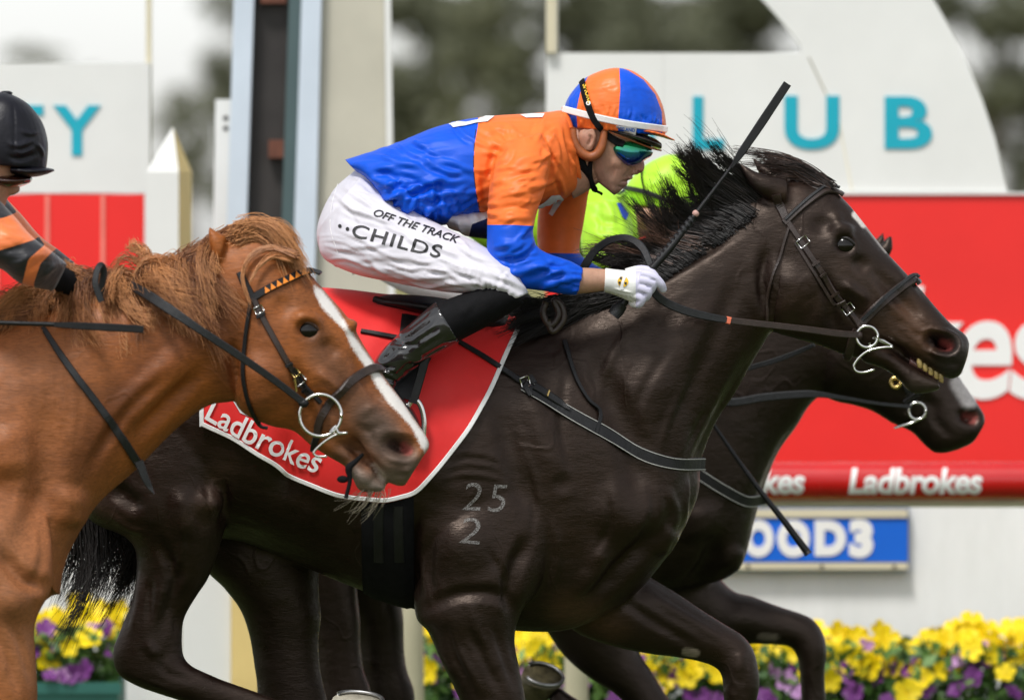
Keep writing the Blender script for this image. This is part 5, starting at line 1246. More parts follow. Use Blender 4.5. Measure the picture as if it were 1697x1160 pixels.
# chestnut: untidy hair tossed to the near side
CM = [[(392, 388), (352, 402), (336, 440), (352, 500)], [(380, 392), (345, 410), (330, 452), (368, 515)], [(365, 398), (338, 420), (340, 470), (395, 520)], [(350, 408), (322, 432), (330, 490), (362, 545)], [(335, 418), (305, 440), (315, 490), (350, 548)], [(318, 428), (290, 442), (300, 490), (334, 536)],
      [(300, 436), (276, 446), (285, 485), (322, 528)], [(282, 442), (256, 452), (270, 482), (308, 520)], [(266, 448), (244, 452), (250, 478), (290, 508)], [(250, 452), (232, 455), (228, 488), (238, 530)], [(232, 456), (212, 458), (210, 495), (222, 534)], [(212, 462), (190, 462), (192, 500), (205, 532)],
      [(192, 466), (160, 462), (158, 500), (172, 530)], [(172, 470), (130, 460), (118, 492), (130, 528)], [(150, 474), (104, 462), (76, 490), (88, 528)], [(128, 480), (84, 470), (48, 492), (44, 526)], [(104, 488), (60, 482), (24, 506), (6, 530)], [(80, 500), (40, 500), (0, 520), (-30, 540)], [(60, 512), (20, 524), (-20, 545), (-50, 566)], [(40, 524), (0, 545), (-40, 566), (-70, 580)]]
CM[:4] = [[(x, y, YN + d) for (x, y), d in zip(g, (.0, -.03, -.10, -.13))] for g in CM[:4]]
hair('mane', hB.root, CM, 6000, RED_HAIR, hB.bvh, YN - .05, .011, .034, .00085, seed=21, per=60, wave=.015, lift=.02, tone=(.0, 1))
TOSS = [[(302, 446), (292, 424), (270, 424), (262, 452)], [(284, 448), (272, 428), (248, 432), (236, 458)], [(246, 446), (236, 420), (212, 414), (196, 412)], [(240, 444), (214, 424), (190, 424), (168, 434)], [(236, 450), (206, 440), (184, 440), (170, 446)], [(120, 476), (112, 450), (100, 434), (86, 426)], [(148, 470), (116, 452), (84, 450), (56, 466)], [(96, 480), (70, 456), (54, 460), (50, 476)]]
hair('mane', hB.root, TOSS, 420, RED_HAIR, None, YN - .06, .008, .014, .0010, seed=22, wave=.010, pair=False, tone=(.3, 1))
CF = [[(396, 386), (420, 377), (456, 384), (490, 436)], [(392, 390), (418, 382), (454, 394), (486, 446)], [(398, 384), (428, 373), (464, 388), (496, 440)], [(400, 384), (436, 374), (472, 396), (498, 442)], [(394, 398), (416, 392), (446, 402), (476, 440)]]
hair('forelock', hB.root, CF, 1500, RED_HAIR, hB.bvh, YN - .06, .011, .014, .0009, seed=23, wave=.005, lift=.012, tone=(.25, 1))
CF2 = [[(492, 424), (450, 410), (415, 424), (402, 462), (414, 500)], [(484, 430), (452, 424), (428, 440), (414, 462)], [(470, 412), (430, 404), (404, 424), (399, 452)]]
hair('forelock', hB.root, CF2, 60, RED_HAIR, hB.bvh, YN - .1, .004, .008, .0013, seed=24, wave=.004, lift=.02, pair=False, tone=(.3, 1))
WH = [[(604, 806), (592, 822), (576, 836), (568, 846)], [(614, 810), (606, 826), (592, 842), (574, 848)], [(622, 812), (616, 830), (606, 846), (596, 856)], [(632, 812), (630, 828), (622, 842), (614, 852)], [(642, 810), (642, 824), (636, 838), (628, 850)]]
hair('whiskers', hB.root, WH, 46, PALE_HAIR, None, YN - .03, .008, .016, .0006, seed=25, per=2, wave=.003, tone=(0, 1))
hair('whiskers', hA.root, [[(1540, 648), (1542, 660), (1544, 670)], [(1520, 650), (1519, 662), (1516, 672)], [(1560, 640), (1566, 650), (1570, 656)]], 18, BLACK_HAIR, None, 0, .012, .008, .0006, seed=26, tone=(.3, 1))
# ------------------------------------------------------------------ jockeys
def skin_mat(name, c, lip=None):
    t = NT(name); t.set(Roughness=.48, Subsurface_Weight=.12, Specular_IOR_Level=.4); t.b.inputs['Subsurface Radius'].default_value = (.008, .003, .0015)
    a = t.attr('skin', 'Color'); t.base(t.mix(.6, a, t.ramp(t.noise(90, 5, .65), [(.3, (.80, .76, .74)), (.7, (1.16, 1.14, 1.12))]), 'MULTIPLY')); t.bump(t.noise(650, 3), .12, .0015); return t.m
SKIN = skin_mat('skin', None)
ORANGE, BLUE = (.90, .185, .035, 1), (.0, .085, .66, 1)
SILK = two_tone('orange_and_blue_silk', 'blue', ORANGE, BLUE, .48, 0, .0, .09, .28)
CAPSILK = two_tone('orange_and_blue_cap_silk', 'blue', ORANGE, BLUE, .38, 0, .0, .2, .35)

class Figure:
    """a clay garment or body part with its own skin colours"""
    def __init__(s, lofts, voxel, smooth=5, yc=0.0):
        mb = MB()
        for l in lofts: mb.loft(l, 6, 32)
        s.c = Clay(mb, voxel, smooth, yc)

def mir(st): return [(q[0], q[1], q[2], q[3], q[4], -q[5]) + tuple(q[6:]) for q in st]

def main_jockey():
    root = thing('person', 'jockey in orange and blue silks and white breeches crouching over the dark brown horse', 'person')
    # breeches
    PEL = [(655, 262, 588, 283, .12, 0), (662, 315, 552, 316, .148, 0), (655, 368, 527, 370, .162, 0), (645, 415, 529, 412, .155, 0), (635, 442, 556, 443, .12, 0)]
    TH = [(600, 292, 530, 375, .088, -.10), (650, 318, 533, 424, .100, -.13), (690, 350, 584, 453, .100, -.17), (740, 378, 650, 468, .094, -.21), (790, 402, 710, 480, .087, -.25), (830, 427, 760, 486, .079, -.285), (858, 455, 802, 488, .072, -.30), (876, 486, 842, 500, .056, -.305)]
    f = Figure([PEL, TH, mir(TH)], .0045, 8); c = f.c
    for k, (ln, r, d) in enumerate([([(560, 330), (600, 350), (660, 370)], 10, .004), ([(548, 350), (600, 372), (670, 392)], 9, -.004), ([(600, 425), (680, 440), (770, 455)], 9, -.004), ([(590, 440), (680, 455), (760, 468)], 7, .003), ([(700, 410), (780, 430), (850, 470)], 9, -.004), ([(690, 395), (770, 412), (840, 445)], 9, .004),
                                    ([(740, 455), (800, 462), (850, 478)], 7, -.004), ([(760, 470), (810, 470), (860, 488)], 6, .0035), ([(720, 440), (790, 447), (850, 465)], 7, .003), ([(610, 300), (640, 330), (690, 365)], 8, -.004), ([(590, 300), (620, 335), (660, 360)], 8, .004), ([(545, 400), (570, 420), (620, 432)], 9, -.003),
                                    ([(570, 310), (556, 350), (548, 390)], 7, -.003), ([(780, 470), (790, 478), (830, 480)], 5, -.004), ([(640, 462), (700, 472), (750, 480)], 6, -.003)]): c.brush(ln, r, d, 'near')
    c.normals(); tw = lambda X, Y_: (lambda x, y: math.atan2(Y_ - y, X - x))
    c.creases(26, [(700, 380), (790, 405), (860, 460), (850, 490), (760, 482), (680, 465)], tw(900, 500), (40, 110), (3.5, 7), .0060, 41)
    c.creases(20, [(560, 310), (600, 300), (690, 365), (680, 400), (560, 360)], tw(760, 420), (40, 110), (3.5, 7.5), .0050, 42)
    c.creases(16, [(540, 380), (700, 430), (740, 470), (600, 450), (545, 425)], lambda x, y: .2, (50, 130), (3.5, 7), .0045, 43)
    c.creases(12, [(770, 440), (850, 462), (862, 495), (790, 478)], tw(800, 560), (14, 34), (3, 5.5), .006, 44)
    c.relax(1, .3)
    c.normals()
    t = NT('white_breeches'); t.set(Roughness=.6, Sheen_Weight=.0)
    t.base(t.ramp(t.noise(14, 4), [(.3, srgb(203, 201, 210)), (.7, srgb(216, 214, 222))])); b1 = t.bump(t.noise(1400, 2), .06, .001); rd = t.math('ABSOLUTE', t.math('SUBTRACT', t.noise(15, 3, .5, stretch=(.3, 1, 1.5, (0, .3, 0))), .5)); t.bump(rd, .10, .02, b1)
    br = c.build('breeches', t.m, root); bb = bvh_of(br)
    text_on('lettering', 'CHILDS', (581, 392), (147, 37), (7, -21), bb, BLACK_INK, root, .012, 0, 1.12, .0018)
    text_on('lettering', 'OFF THE TRACK', (618, 358), (141, 47), (4, -12), bb, BLACK_INK, root, .018, .3, 1.0, .0018)
    text_on('lettering', '. .', (560, 377), (18, 7), (2, -6), bb, BLACK_INK, root, .05, 0, 1, .0018)
    strap('seam', bb, [(560, 305), (550, 340), (548, 380), (560, 420)], 1.2, WHITE_TRIM, root, .0008, .0003)
    # lower leg: black stretch gaiter, then the boot
    GT = [(848, 470, 868, 502, .048, -.305), (806, 468, 864, 506, .060, -.308), (768, 486, 824, 532, .062, -.31), (722, 504, 760, 566, .060, -.31), (700, 520, 738, 578, .055, -.31)]
    BT = [(722, 500, 762, 568, .067, -.31), (708, 511, 745, 576, .066, -.31), (675, 540, 707, 597, .062, -.31), (645, 568, 672, 624, .056, -.31), (624, 592, 656, 640, .050, -.31), (616, 618, 664, 655, .046, -.31), (628, 655, 686, 680, .044, -.312), (652, 695, 700, 712, .041, -.315), (676, 730, 706, 738, .030, -.315)]
    PAT = plain('patent_boot_leather', (.012, .012, .013), .16, .2, 30, 0, 100, coat=.8)
    for sg in (1, -1):
        g = GT if sg == 1 else mir(GT); q = Figure([g], .005, 5, sg * -.31); q.c.brush([(790, 490), (760, 530)], 10, .003, 'near'); q.c.build('gaiter', BLACK_CLOTH, root)
        bt = BT if sg == 1 else mir(BT); q = Figure([bt], .0042, 4, sg * -.31); c = q.c
        rr = np.random.default_rng(3)
        for k in range(9): a = 706 - 1.2 * k; o = k * 7.2; c.brush([(716 + o * .55, 514 + o * .92), (690 + o * .5, 534 + o * .85), (668 + o * .45, 552 + o * .8)], 3.8, .0036 if k % 2 else -.0036, 'near')
        for k in range(16):
            x, y = 640 + rr.uniform(-20, 46), 590 + rr.uniform(-36, 30); a = rr.uniform(-.9, .6); L_ = rr.uniform(10, 26)
            c.brush([(x - L_ * math.cos(a), y - L_ * math.sin(a)), (x, y + rr.uniform(-5, 5)), (x + L_ * math.cos(a), y + L_ * math.sin(a))], rr.uniform(4, 8), rr.choice([-1, 1]) * rr.uniform(.003, .007), 'near')
        for k in range(4): c.brush([(618 + 6 * k, 604 + 10 * k), (640 + 6 * k, 612 + 9 * k), (664 + 5 * k, 632 + 8 * k)], 5, .005 if k % 2 else -.005, 'near')
        c.relax(1, .35); c.build('boot', PAT, root)
    # undershirt between jersey and breeches
    q = Figure([[(735, 340, 742, 378, .15, 0), (770, 340, 778, 392, .155, 0), (815, 340, 822, 398, .14, 0)]], .005, 3); q.c.creases(10, [(745, 355), (815, 355), (815, 395), (750, 385)], lambda x, y: 1.0, (15, 40), (4, 8), .007, 61)
    q.c.normals(); q.c.attr('blue', sdpoly(q.c.pxn, [(782, 372), (840, 350), (840, 420), (775, 400)])); q.c.build('undershirt', two_tone('white_and_navy_undershirt', 'blue', srgb(225, 226, 228), (.01, .02, .09, 1), .7, 0, 0, .2, .3), root)
    # jersey
    TR = [(572, 265, 592, 286, .12, 0, -.1, 2.4), (600, 257, 614, 304, .175, 0, -.15, 2.8), (630, 247, 641, 340, .205, 0, -.18, 3.0), (668, 233, 680, 370, .222, 0, -.18, 3.0), (716, 213, 728, 374, .222, 0, -.15, 2.9), (768, 199, 783, 364, .212, 0, -.08, 2.6), (820, 192, 832, 354, .200, 0, 0, 2.2), (868, 189, 884, 348, .198, 0, 0, 2.0), (908, 186, 926, 334, .18, 0, 0, 2.0), (934, 184, 952, 320, .125, 0, 0, 2.0), (946, 200, 958, 312, .088, 0, 0, 2.0)]
    AR = [(898, 222, 836, 236, .065, -.165), (913, 256, 818, 268, .084, -.20), (908, 300, 811, 305, .086, -.232), (894, 340, 808, 345, .080, -.252), (886, 368, 807, 388, .076, -.266), (884, 392, 808, 428, .073, -.275), (892, 410, 818, 458, .068, -.278), (908, 420, 848, 474, .061, -.274), (932, 428, 896, 482, .055, -.264), (952, 436, 928, 487, .050, -.255), (967, 445, 956, 490, .047, -.245)]
    AF = [(930, 240, 878, 250, .07, .165), (974, 300, 898, 300, .08, .21), (974, 328, 892, 350, .075, .24), (967, 372, 890, 395, .07, .25), (961, 418, 895, 432, .064, .24), (985, 438, 914, 470, .05, .22), (1012, 452, 962, 485, .045, .2)]
    f = Figure([TR, AR, AF], .0042, 7); c = f.c
    folds = [([(600, 275), (640, 290), (690, 330)], 12, -.008), ([(610, 262), (660, 268), (720, 290)], 11, .007), ([(640, 300), (680, 335), (730, 352)], 11, .008), ([(660, 290), (700, 310), (770, 318)], 11, -.008), ([(680, 345), (720, 335), (765, 338)], 10, -.007), ([(665, 250), (700, 262), (770, 258)], 12, -.006), ([(700, 285), (740, 300), (785, 296)], 9, .005), ([(676, 320), (670, 345), (690, 365)], 9, .008), ([(700, 330), (694, 352), (712, 368)], 9, -.007), ([(630, 280), (655, 318), (672, 356)], 10, .006), ([(740, 320), (732, 345), (745, 362)], 9, .006),
             ([(640, 250), (690, 240), (760, 232)], 10, .004), ([(720, 350), (750, 345), (780, 350)], 8, .005), ([(800, 230), (830, 220), (870, 224)], 10, -.005), ([(800, 280), (802, 320), (806, 350)], 9, -.008), ([(820, 240), (812, 280), (809, 310)], 8, -.010),
             ([(840, 280), (870, 262), (905, 262)], 10, .005), ([(830, 300), (860, 290), (900, 285)], 9, -.006), ([(825, 335), (850, 322), (890, 322)], 9, .006), ([(820, 350), (850, 342), (888, 345)], 7, -.006), ([(826, 368), (850, 360), (884, 362)], 8, .005), ([(900, 215), (920, 240), (925, 280)], 9, .008), ([(915, 230), (918, 270), (905, 310)], 8, -.010), ([(930, 205), (942, 250), (952, 295)], 8, -.006), ([(926, 200), (935, 240), (945, 290)], 6, .006),
             ([(820, 400), (850, 405), (880, 395)], 11, .007), ([(818, 425), (850, 432), (890, 415)], 10, -.009), ([(830, 452), (865, 450), (910, 432)], 9, .008), ([(850, 466), (890, 458), (935, 444)], 8, -.007), ([(835, 415), (845, 440), (842, 465)], 9, -.006), ([(880, 440), (915, 448), (950, 452)], 8, .006), ([(890, 470), (920, 466), (955, 466)], 7, .005), ([(900, 425), (915, 440), (945, 446)], 6, -.005)]
    for ln, r, d in folds: c.brush(ln, r, d, 'near')
    for k in range(9): yy = 446 + k * 5.0; c.brush([(944 + .2 * k, yy - 2), (956, yy + 1), (966, yy + 2)], 2.6, .0035 if k % 2 else -.0028, 'near')
    toward = lambda X, Y_: (lambda x, y: math.atan2(Y_ - y, X - x))
    c.normals(); c.creases(34, [(585, 268), (700, 225), (785, 205), (785, 350), (700, 366), (640, 330)], toward(850, 300), (45, 130), (4.5, 9), .0080, 31)
    c.creases(18, [(640, 300), (700, 300), (760, 330), (750, 364), (690, 368), (655, 345)], toward(720, 250), (20, 50), (4, 8), .009, 32)
    c.creases(16, [(795, 205), (900, 195), (925, 230), (870, 228), (815, 260), (795, 330)], toward(880, 260), (20, 60), (4, 8), .006, 33)
    c.creases(22, [(825, 245), (905, 250), (905, 300), (885, 368), (812, 368), (814, 280)], lambda x, y: -.35 + (y - 300) * .004, (24, 60), (4, 8), .007, 34)
    c.creases(26, [(812, 378), (880, 378), (900, 425), (960, 445), (955, 486), (850, 472), (815, 445)], lambda x, y: -.15 if x > 880 else -.75 + (y - 380) * .012, (20, 60), (3.5, 8), .0085, 35)
    c.creases(10, [(905, 240), (950, 220), (955, 300), (920, 330), (905, 330)], lambda x, y: 1.25, (20, 55), (4, 7), .007, 36)
    c.relax(1, .3); c.normals()
    nx = c.pxn; far = c.V[:, 1] > .06
    sb = sdpoly(nx, [(540, 180), (793, 180), (792, 209), (786, 242), (785, 283), (790, 329), (797, 362), (800, 400), (540, 400)])
    sl = sdpoly(nx, [(800, 373), (850, 373), (886, 375), (990, 380), (990, 520), (780, 520), (780, 373)]); sl = np.where((nx[:, 0] < 806) & ~far, -5, sl)
    sf = sdpoly(nx, [(870, 419), (990, 421), (1060, 430), (1060, 520), (870, 520)])
    arm = c.V[:, 1] < -.16
    sdv = np.where(far & (nx[:, 0] > 860), sf, np.maximum(sb, np.where((nx[:, 1] > 366), sl, -9)))
    c.attr('blue', sdv)
    je = c.build('jersey', SILK, root); jb = bvh_of(je)
    # white emblem pieces on back and chest
    def patch(poly, name='emblem', mat=WHITE_TRIM, bv=jb, off=.003):
        poly = np.array(poly, float); n = 14; lo, hi = poly.min(0), poly.max(0); bm = bmesh.new()
        vs = [bm.verts.new((*p, 0)) for p in poly]; fc = bm.faces.new(vs); bmesh.ops.triangulate(bm, faces=[fc])
        for _ in range(3):
            es = [e for e in bm.edges if e.calc_length() > 7]
            if es: bmesh.ops.subdivide_edges(bm, edges=es, cuts=1); bmesh.ops.triangulate(bm, faces=bm.faces)
        bm.verts.index_update(); W = []
        for v in bm.verts:
            l, n_ = hit(bv, v.co.x, v.co.y); W.append(l + n_ * off if l is not None else np.array(P(v.co.x, v.co.y, -.02)))
        F_ = [tuple(v.index for v in q.verts) for q in bm.faces]; bm.free(); return mesh_obj(name, W, F_, mat, root)
    patch([(744, 207), (752, 212), (770, 210), (790, 205), (808, 203), (820, 194), (800, 194), (792, 200), (772, 204), (758, 203)])
    patch([(862, 192), (872, 197), (900, 196), (903, 190), (880, 190)])
    patch([(890, 342), (902, 334), (914, 323), (928, 322), (934, 330), (926, 342), (916, 358), (910, 354), (918, 338), (904, 340), (893, 347)])
    strap('seam', jb, [(790, 205), (786, 240), (785, 283), (790, 325), (796, 352)], 1.4, BLACK_INK, root, .0006, .0003)
    # collar
    q = Figure([[(930, 176, 955, 306, .098, 0), (942, 184, 964, 310, .088, 0), (948, 200, 966, 308, .080, 0)]], .004, 3); q.c.attr('blue', np.full(q.c.n, -1.0)); q.c.build('collar', SILK, root)
    q = Figure([[(944, 205, 962, 300, .074, 0), (955, 222, 974, 306, .068, 0), (962, 240, 984, 312, .060, 0)]], .004, 3); q.c.build('neck_band', BLACK_CLOTH, root)
    # head and neck
    FA = [(1056, 150, 956, 160, .06, 0), (1078, 190, 944, 182, .075, 0), (1074, 225, 946, 205, .076, 0), (1062, 246, 950, 226, .073, 0), (1052, 266, 956, 246, .067, 0), (1049, 283, 964, 262, .060, 0), (1042, 297, 972, 277, .054, 0), (1036, 309, 982, 290, .046, 0), (1026, 319, 992, 302, .036, 0), (1018, 324, 1004, 312, .022, 0)]
    NO = [(1060, 240, 1040, 240, .012, 0), (1064, 258, 1040, 258, .013, 0), (1068, 272, 1042, 272, .0165, 0), (1066, 284, 1044, 284, .018, 0), (1056, 290, 1042, 290, .012, 0)]
    LI = [(1046, 291, 1030, 291, .022, 0), (1049, 296, 1030, 297, .022, 0), (1040, 300, 1026, 301, .020, 0), (1040, 306, 1024, 307, .020, 0), (1032, 312, 1020, 312, .018, 0)]
    NK = [(950, 195, 990, 305, .062, 0), (935, 205, 972, 318, .064, 0), (912, 212, 950, 330, .072, 0)]
    EA = [(962, 216, 984, 216, .010, -.082), (958, 226, 988, 226, .012, -.084), (962, 240, 985, 240, .010, -.082), (968, 250, 980, 250, .007, -.080)]
    f = Figure([FA, NO, LI, NK, EA, mir(EA)], .0026, 5); c = f.c
    for a in [([(1000, 285), (1022, 290)], 14, -.004), ([(1010, 268), (1035, 272)], 12, .004), ([(1028, 302), (1036, 301), (1044, 299)], 3.2, -.006), ([(1046, 276), (1040, 288), (1032, 296)], 5, -.003), ([(985, 275), (996, 305), (1012, 320)], 8, .003), ([(1056, 284), (1062, 288)], 4, -.006), ([(1050, 278), (1052, 286)], 4, -.003), ([(990, 300), (978, 290)], 10, -.004),
              ([(974, 222), (980, 230), (974, 244)], 4.5, -.007), ([(964, 222), (970, 214), (982, 216), (986, 226)], 3.5, .004), ([(1012, 312), (1022, 318)], 7, .003), ([(1022, 309), (1034, 312)], 4, -.003)]: c.brush(*a)
    c.relax(1, .3); c.normals()
    C = np.tile((.46, .255, .175), (c.n, 1)); px = c.px
    def tint(x, y, r, col, k):
        w_ = np.clip(1 - np.hypot(px[:, 0] - x, px[:, 1] - y) / r, 0, 1)[:, None] * k; C[:] = C * (1 - w_) + np.array(col) * w_
    tint(1066, 280, 16, (.52, .22, .17), .8); tint(1040, 299, 9, (.42, .16, .13), .9); tint(1036, 306, 8, (.42, .17, .14), .9); tint(1005, 305, 40, (.36, .22, .165), .7); tint(1040, 291, 10, (.36, .22, .16), .5); tint(974, 230, 16, (.54, .24, .18), .6); tint(1025, 280, 16, (.52, .26, .19), .5)
    c.color('skin', C); c.build('head', SKIN, root)
    # ear guard
    gp = catmull([(950, 212), (950, 228), (956, 244), (966, 255), (978, 260), (989, 256), (997, 243), (1000, 228), (1001, 216)], 5)
    for sg in (1, -1):
        MB().tube([P(a, b, sg * -.083) for a, b in gp], [.0085, .010, .0115, .0125, .0125, .0125, .012, .010, .009], 10).build('ear_guard', TAN_LEATHER, root)
    # cap
    CP = [(1102, 226, 944, 212, .096, 0), (1104, 214, 937, 200, .103, 0), (1104, 204, 934, 186, .106, 0), (1099, 177, 940, 165, .104, 0), (1086, 150, 955, 144, .095, 0), (1066, 129, 973, 128, .077, 0), (1046, 117, 998, 117, .046, 0), (1026, 113, 1016, 113, .006, 0)]
    f = Figure([CP], .0032, 4); c = f.c
    rr = np.random.default_rng(9)
    for k in range(26):
        x = 945 + k * 6.0; yb = 182 + (x - 934) * .19; L_ = rr.uniform(8, 24)
        c.brush([(x, yb - 4), (x + rr.uniform(-2, 3), yb - 4 - L_ * .5), (x + rr.uniform(-4, 5), yb - 4 - L_)], rr.uniform(2.5, 4.5), rr.choice([-1, 1]) * rr.uniform(.0012, .003), 'both')
        c.brush([(x, yb + 10), (x + rr.uniform(-2, 2), yb + 24)], 3, rr.choice([-1, 1]) * .0025, 'both')
    for ln in ([(1028, 150), (1060, 146), (1090, 158)], [(1000, 150), (1020, 152), (1030, 140)], [(970, 150), (1000, 146), (1020, 138)]): c.brush(ln, 6, .0016)
    c.normals()
    s1 = sdpoly(c.pxn, [(900, 90), (985, 90), (974, 128), (962, 152), (955, 184), (958, 230), (900, 230)]); s2 = sdpoly(c.pxn, [(1026, 100), (1030, 113), (1041, 117), (1067, 133), (1086, 157), (1097, 186), (1098, 240), (1024, 240), (1025, 193), (1028, 150)])
    c.attr('blue', np.maximum(s1, s2)); cap = c.build('cap', CAPSILK, root); cb = bvh_of(cap)
    xs = np.linspace(934.5, 1104, 26); strap('cap_band', cb, [(x, 181 + (x - 934) * .195 + 3.5 * math.sin((x - 934) / 170 * math.pi)) for x in xs], 11, WHITE_TRIM, root, .004, .001, 0.0, 1)
    f = Figure([[(1046, 213, 1046, 219, .080, 0), (1075, 216, 1075, 223, .088, 0), (1096, 221, 1097, 228, .074, 0), (1110, 228, 1110, 232, .05, 0), (1119, 232, 1119, 234, .015, 0)]], .003, 3); f.c.attr('blue', np.full(f.c.n, -1.0)); f.c.build('cap_peak', CAPSILK, root)
    f = Figure([[(1008, 214, 1008, 221, .080, 0), (1035, 217, 1030, 229, .090, 0), (1062, 222, 1056, 237, .086, 0), (1084, 229, 1080, 245, .064, 0), (1097, 238, 1096, 248, .03, 0)]], .003, 3); f.c.build('helmet_peak', plain('dark_helmet_peak', (.022, .017, .013), .22, .2, 40, coat=.5), root)
    MB().tube([P(*q, -.088 + .0009 * max(q[0] - 1030, 0)) for q in catmull([(1010, 219), (1032, 228), (1056, 237), (1080, 246), (1096, 250)], 5)], .0022, 6).build('peak_piping', TAN_LEATHER, root)
    text_on('cap_label', 'HYLAND', (1024, 216), (28, 3), (0, -6), bvh_of(mesh_patch('cap_label_cloth', [(1021, 207), (1054, 210), (1054, 220), (1021, 218)], cb, .0075, WHITE_TRIM, root)), BLUE_PLATE, root, .02, 0, 1, .0015)
    # goggles
    t = NT('mirror_goggle_lens'); t.set(Metallic=.75, Roughness=.10, Coat_Weight=1.0, Coat_Roughness=.03)
    g = t.n('NewGeometry'); sp = t.n('SeparateXYZ'); t.l(g.outputs['Position'], sp.inputs[0])
    mr = t.n('MapRange'); mr.inputs['From Min'].default_value = P(0, 279, 0)[2]; mr.inputs['From Max'].default_value = P(0, 230, 0)[2]; t.l(t.math('ADD', sp.outputs['Z'], t.math('MULTIPLY', t.math('SUBTRACT', t.noise(28, 2), .5), .022)), mr.inputs['Value'])
    t.base(t.ramp(mr.outputs[0], [(.0, (.03, .02, .45)), (.28, (.01, .06, .42)), (.5, (.005, .16, .22)), (.72, (.01, .42, .12)), (1, (.02, .30, .05))]))
    GL = [(1016, 240, 1015, 254, .070, 0, 0, 2.6), (1026, 230, 1022, 266, .076, 0, 0, 2.6), (1046, 230, 1038, 277, .077, 0, 0, 2.6), (1064, 236, 1056, 275, .066, 0, 0, 2.5), (1078, 245, 1070, 265, .042, 0, 0, 2.3), (1083, 252, 1079, 260, .015, 0)]
    f = Figure([GL], .0028, 3); f.c.build('goggles', t.m, root); gb = bvh_of(bpy.data.objects[root.children[-1].name])
    allb = bvh_of(cap, [o for o in root.children if o.name.startswith('head')][0], [o for o in root.children if o.name.startswith('goggles')][0])
    gs = strap('goggle_strap', allb, [(1034, 241), (1022, 235), (1010, 227), (996, 214), (984, 196), (976, 176), (970, 156), (966, 136)], [11, 13, 11, 10, 11, 12, 12, 11], BLACK_CLOTH, root, .004, .003, 0.0)
    sbv = bvh_of(gs)
    text_on('strap_lettering', 'SHORE', (965.5, 141), (9.5, 31), (8, -2.4), sbv, plain('yellow_print', srgb(236, 196, 50), .5), root, .03, 0, 1.0, .0012, maxlen=.3)
    text_on('strap_lettering', 'o', (971.5, 175), (7, 0), (0, -7), sbv, WHITE_PRINT, root, .03, 0, 1, .0012)
    hd = bvh_of([o for o in root.children if o.name.startswith('head')][0])
    strap('chin_strap', hd, [(978, 262), (977, 278), (978, 296), (984, 312), (996, 320)], [8, 8, 8, 10, 12], BLACK_CLOTH, root, .004, .002, 0.0)
    # forearm, glove
    f = Figure([[(956, 444, 950, 488, .036, -.242), (975, 444, 971, 486, .033, -.236), (990, 445, 987, 484, .030, -.232), (1010, 447, 1008, 481, .027, -.228)]], .003, 3, -.24)
    c = f.c; c.color('skin', np.tile((.47, .27, .185), (c.n, 1))); c.build('forearm', SKIN, root)
    mb = MB()
    for l in ([(1003, 444, 1001, 484, .031, -.228), (1016, 446, 1012, 487, .034, -.228), (1034, 448, 1028, 493, .036, -.228), (1052, 450, 1045, 500, .037, -.228), (1066, 450, 1056, 498, .034, -.224), (1078, 456, 1066, 490, .026, -.22)],): mb.loft(l, 6, 28)
    fing = [([(1062, 454, -.245), (1082, 459, -.25), (1094, 470, -.245), (1099, 479, -.235)], [.0125, .0125, .0115, .010]), ([(1060, 464, -.25), (1079, 469, -.252), (1078, 481, -.24), (1066, 484, -.215)], [.0125, .012, .011, .010]),
            ([(1056, 476, -.25), (1073, 482, -.252), (1070, 493, -.24), (1058, 494, -.215)], [.012, .0118, .0108, .0095]), ([(1050, 488, -.246), (1063, 495, -.248), (1058, 505, -.238), (1047, 502, -.215)], [.0115, .0108, .010, .009]), ([(1038, 454, -.205), (1060, 448, -.20), (1076, 450, -.205), (1086, 458, -.215)], [.014, .013, .012, .010])]
    for pts, rad in fing: mb.tube(catmull([P(*q) for q in pts], 6), rad, 12); mb.ell(P(*pts[-1]), rad[-1] * .98, rad[-1] * .98, rad[-1] * .98, 12, 8)
    c = Clay(mb, .0023, 3, -.23)
    for k in range(6): c.brush([(1008 + 7 * k, 484 + 1.6 * k), (1012 + 7 * k, 492 + 1.6 * k)], 3, -.003, 'near')
    for ln in ([(1076, 462), (1088, 466)], [(1070, 474), (1080, 476)], [(1064, 486), (1072, 489)]): c.brush(ln, 3, -.003, 'near')
    c.brush([(1016, 478), (1034, 482), (1050, 486)], 3, .003, 'near'); c.normals()
    c.attr('pale', np.where(c.pxn[:, 0] < 1053.5, -1, 1) * np.abs(c.pxn[:, 0] - 1053.5))
    gl = c.build('glove', two_tone('white_and_pale_glove', 'pale', srgb(232, 233, 230), srgb(206, 204, 228), .6, 0, .2, .12), root); glb = bvh_of(gl)
    disc = [(1032.5 + 9 * math.cos(a), 467 + 8.5 * math.sin(a)) for a in np.linspace(0, 2 * math.pi, 20, endpoint=False)]
    patch(disc, 'glove_emblem', plain('yellow_emblem', srgb(232, 186, 40), .5), glb, .0015)
    patch([(1031, 457), (1038, 456), (1037, 461), (1034, 468), (1033, 474), (1034, 480), (1027, 480), (1028, 474), (1030, 467), (1032, 461)], 'glove_emblem', WHITE_TRIM, glb, .0025)
    for x, y in ((1027, 469), (1037, 470), (1029, 462)): patch([(x - 2, y - 2), (x + 2, y - 2), (x + 1, y + 2), (x - 2, y + 1)], 'glove_emblem', BLACK_INK, glb, .0035)
    MB().loft([(1010, 480, 1006, 486, .014, 1), (1010, 480, 1006, 486, .014, 1)], 2, 8)
    # the far hand
    mb = MB(); mb.loft([(1008, 452, 985, 482, .036, .20), (1040, 458, 1020, 490, .036, .19), (1066, 470, 1050, 494, .03, .18)], 5, 20); Clay(mb, .005, 3, .2).build('glove', LILAC_GLOVE, root)

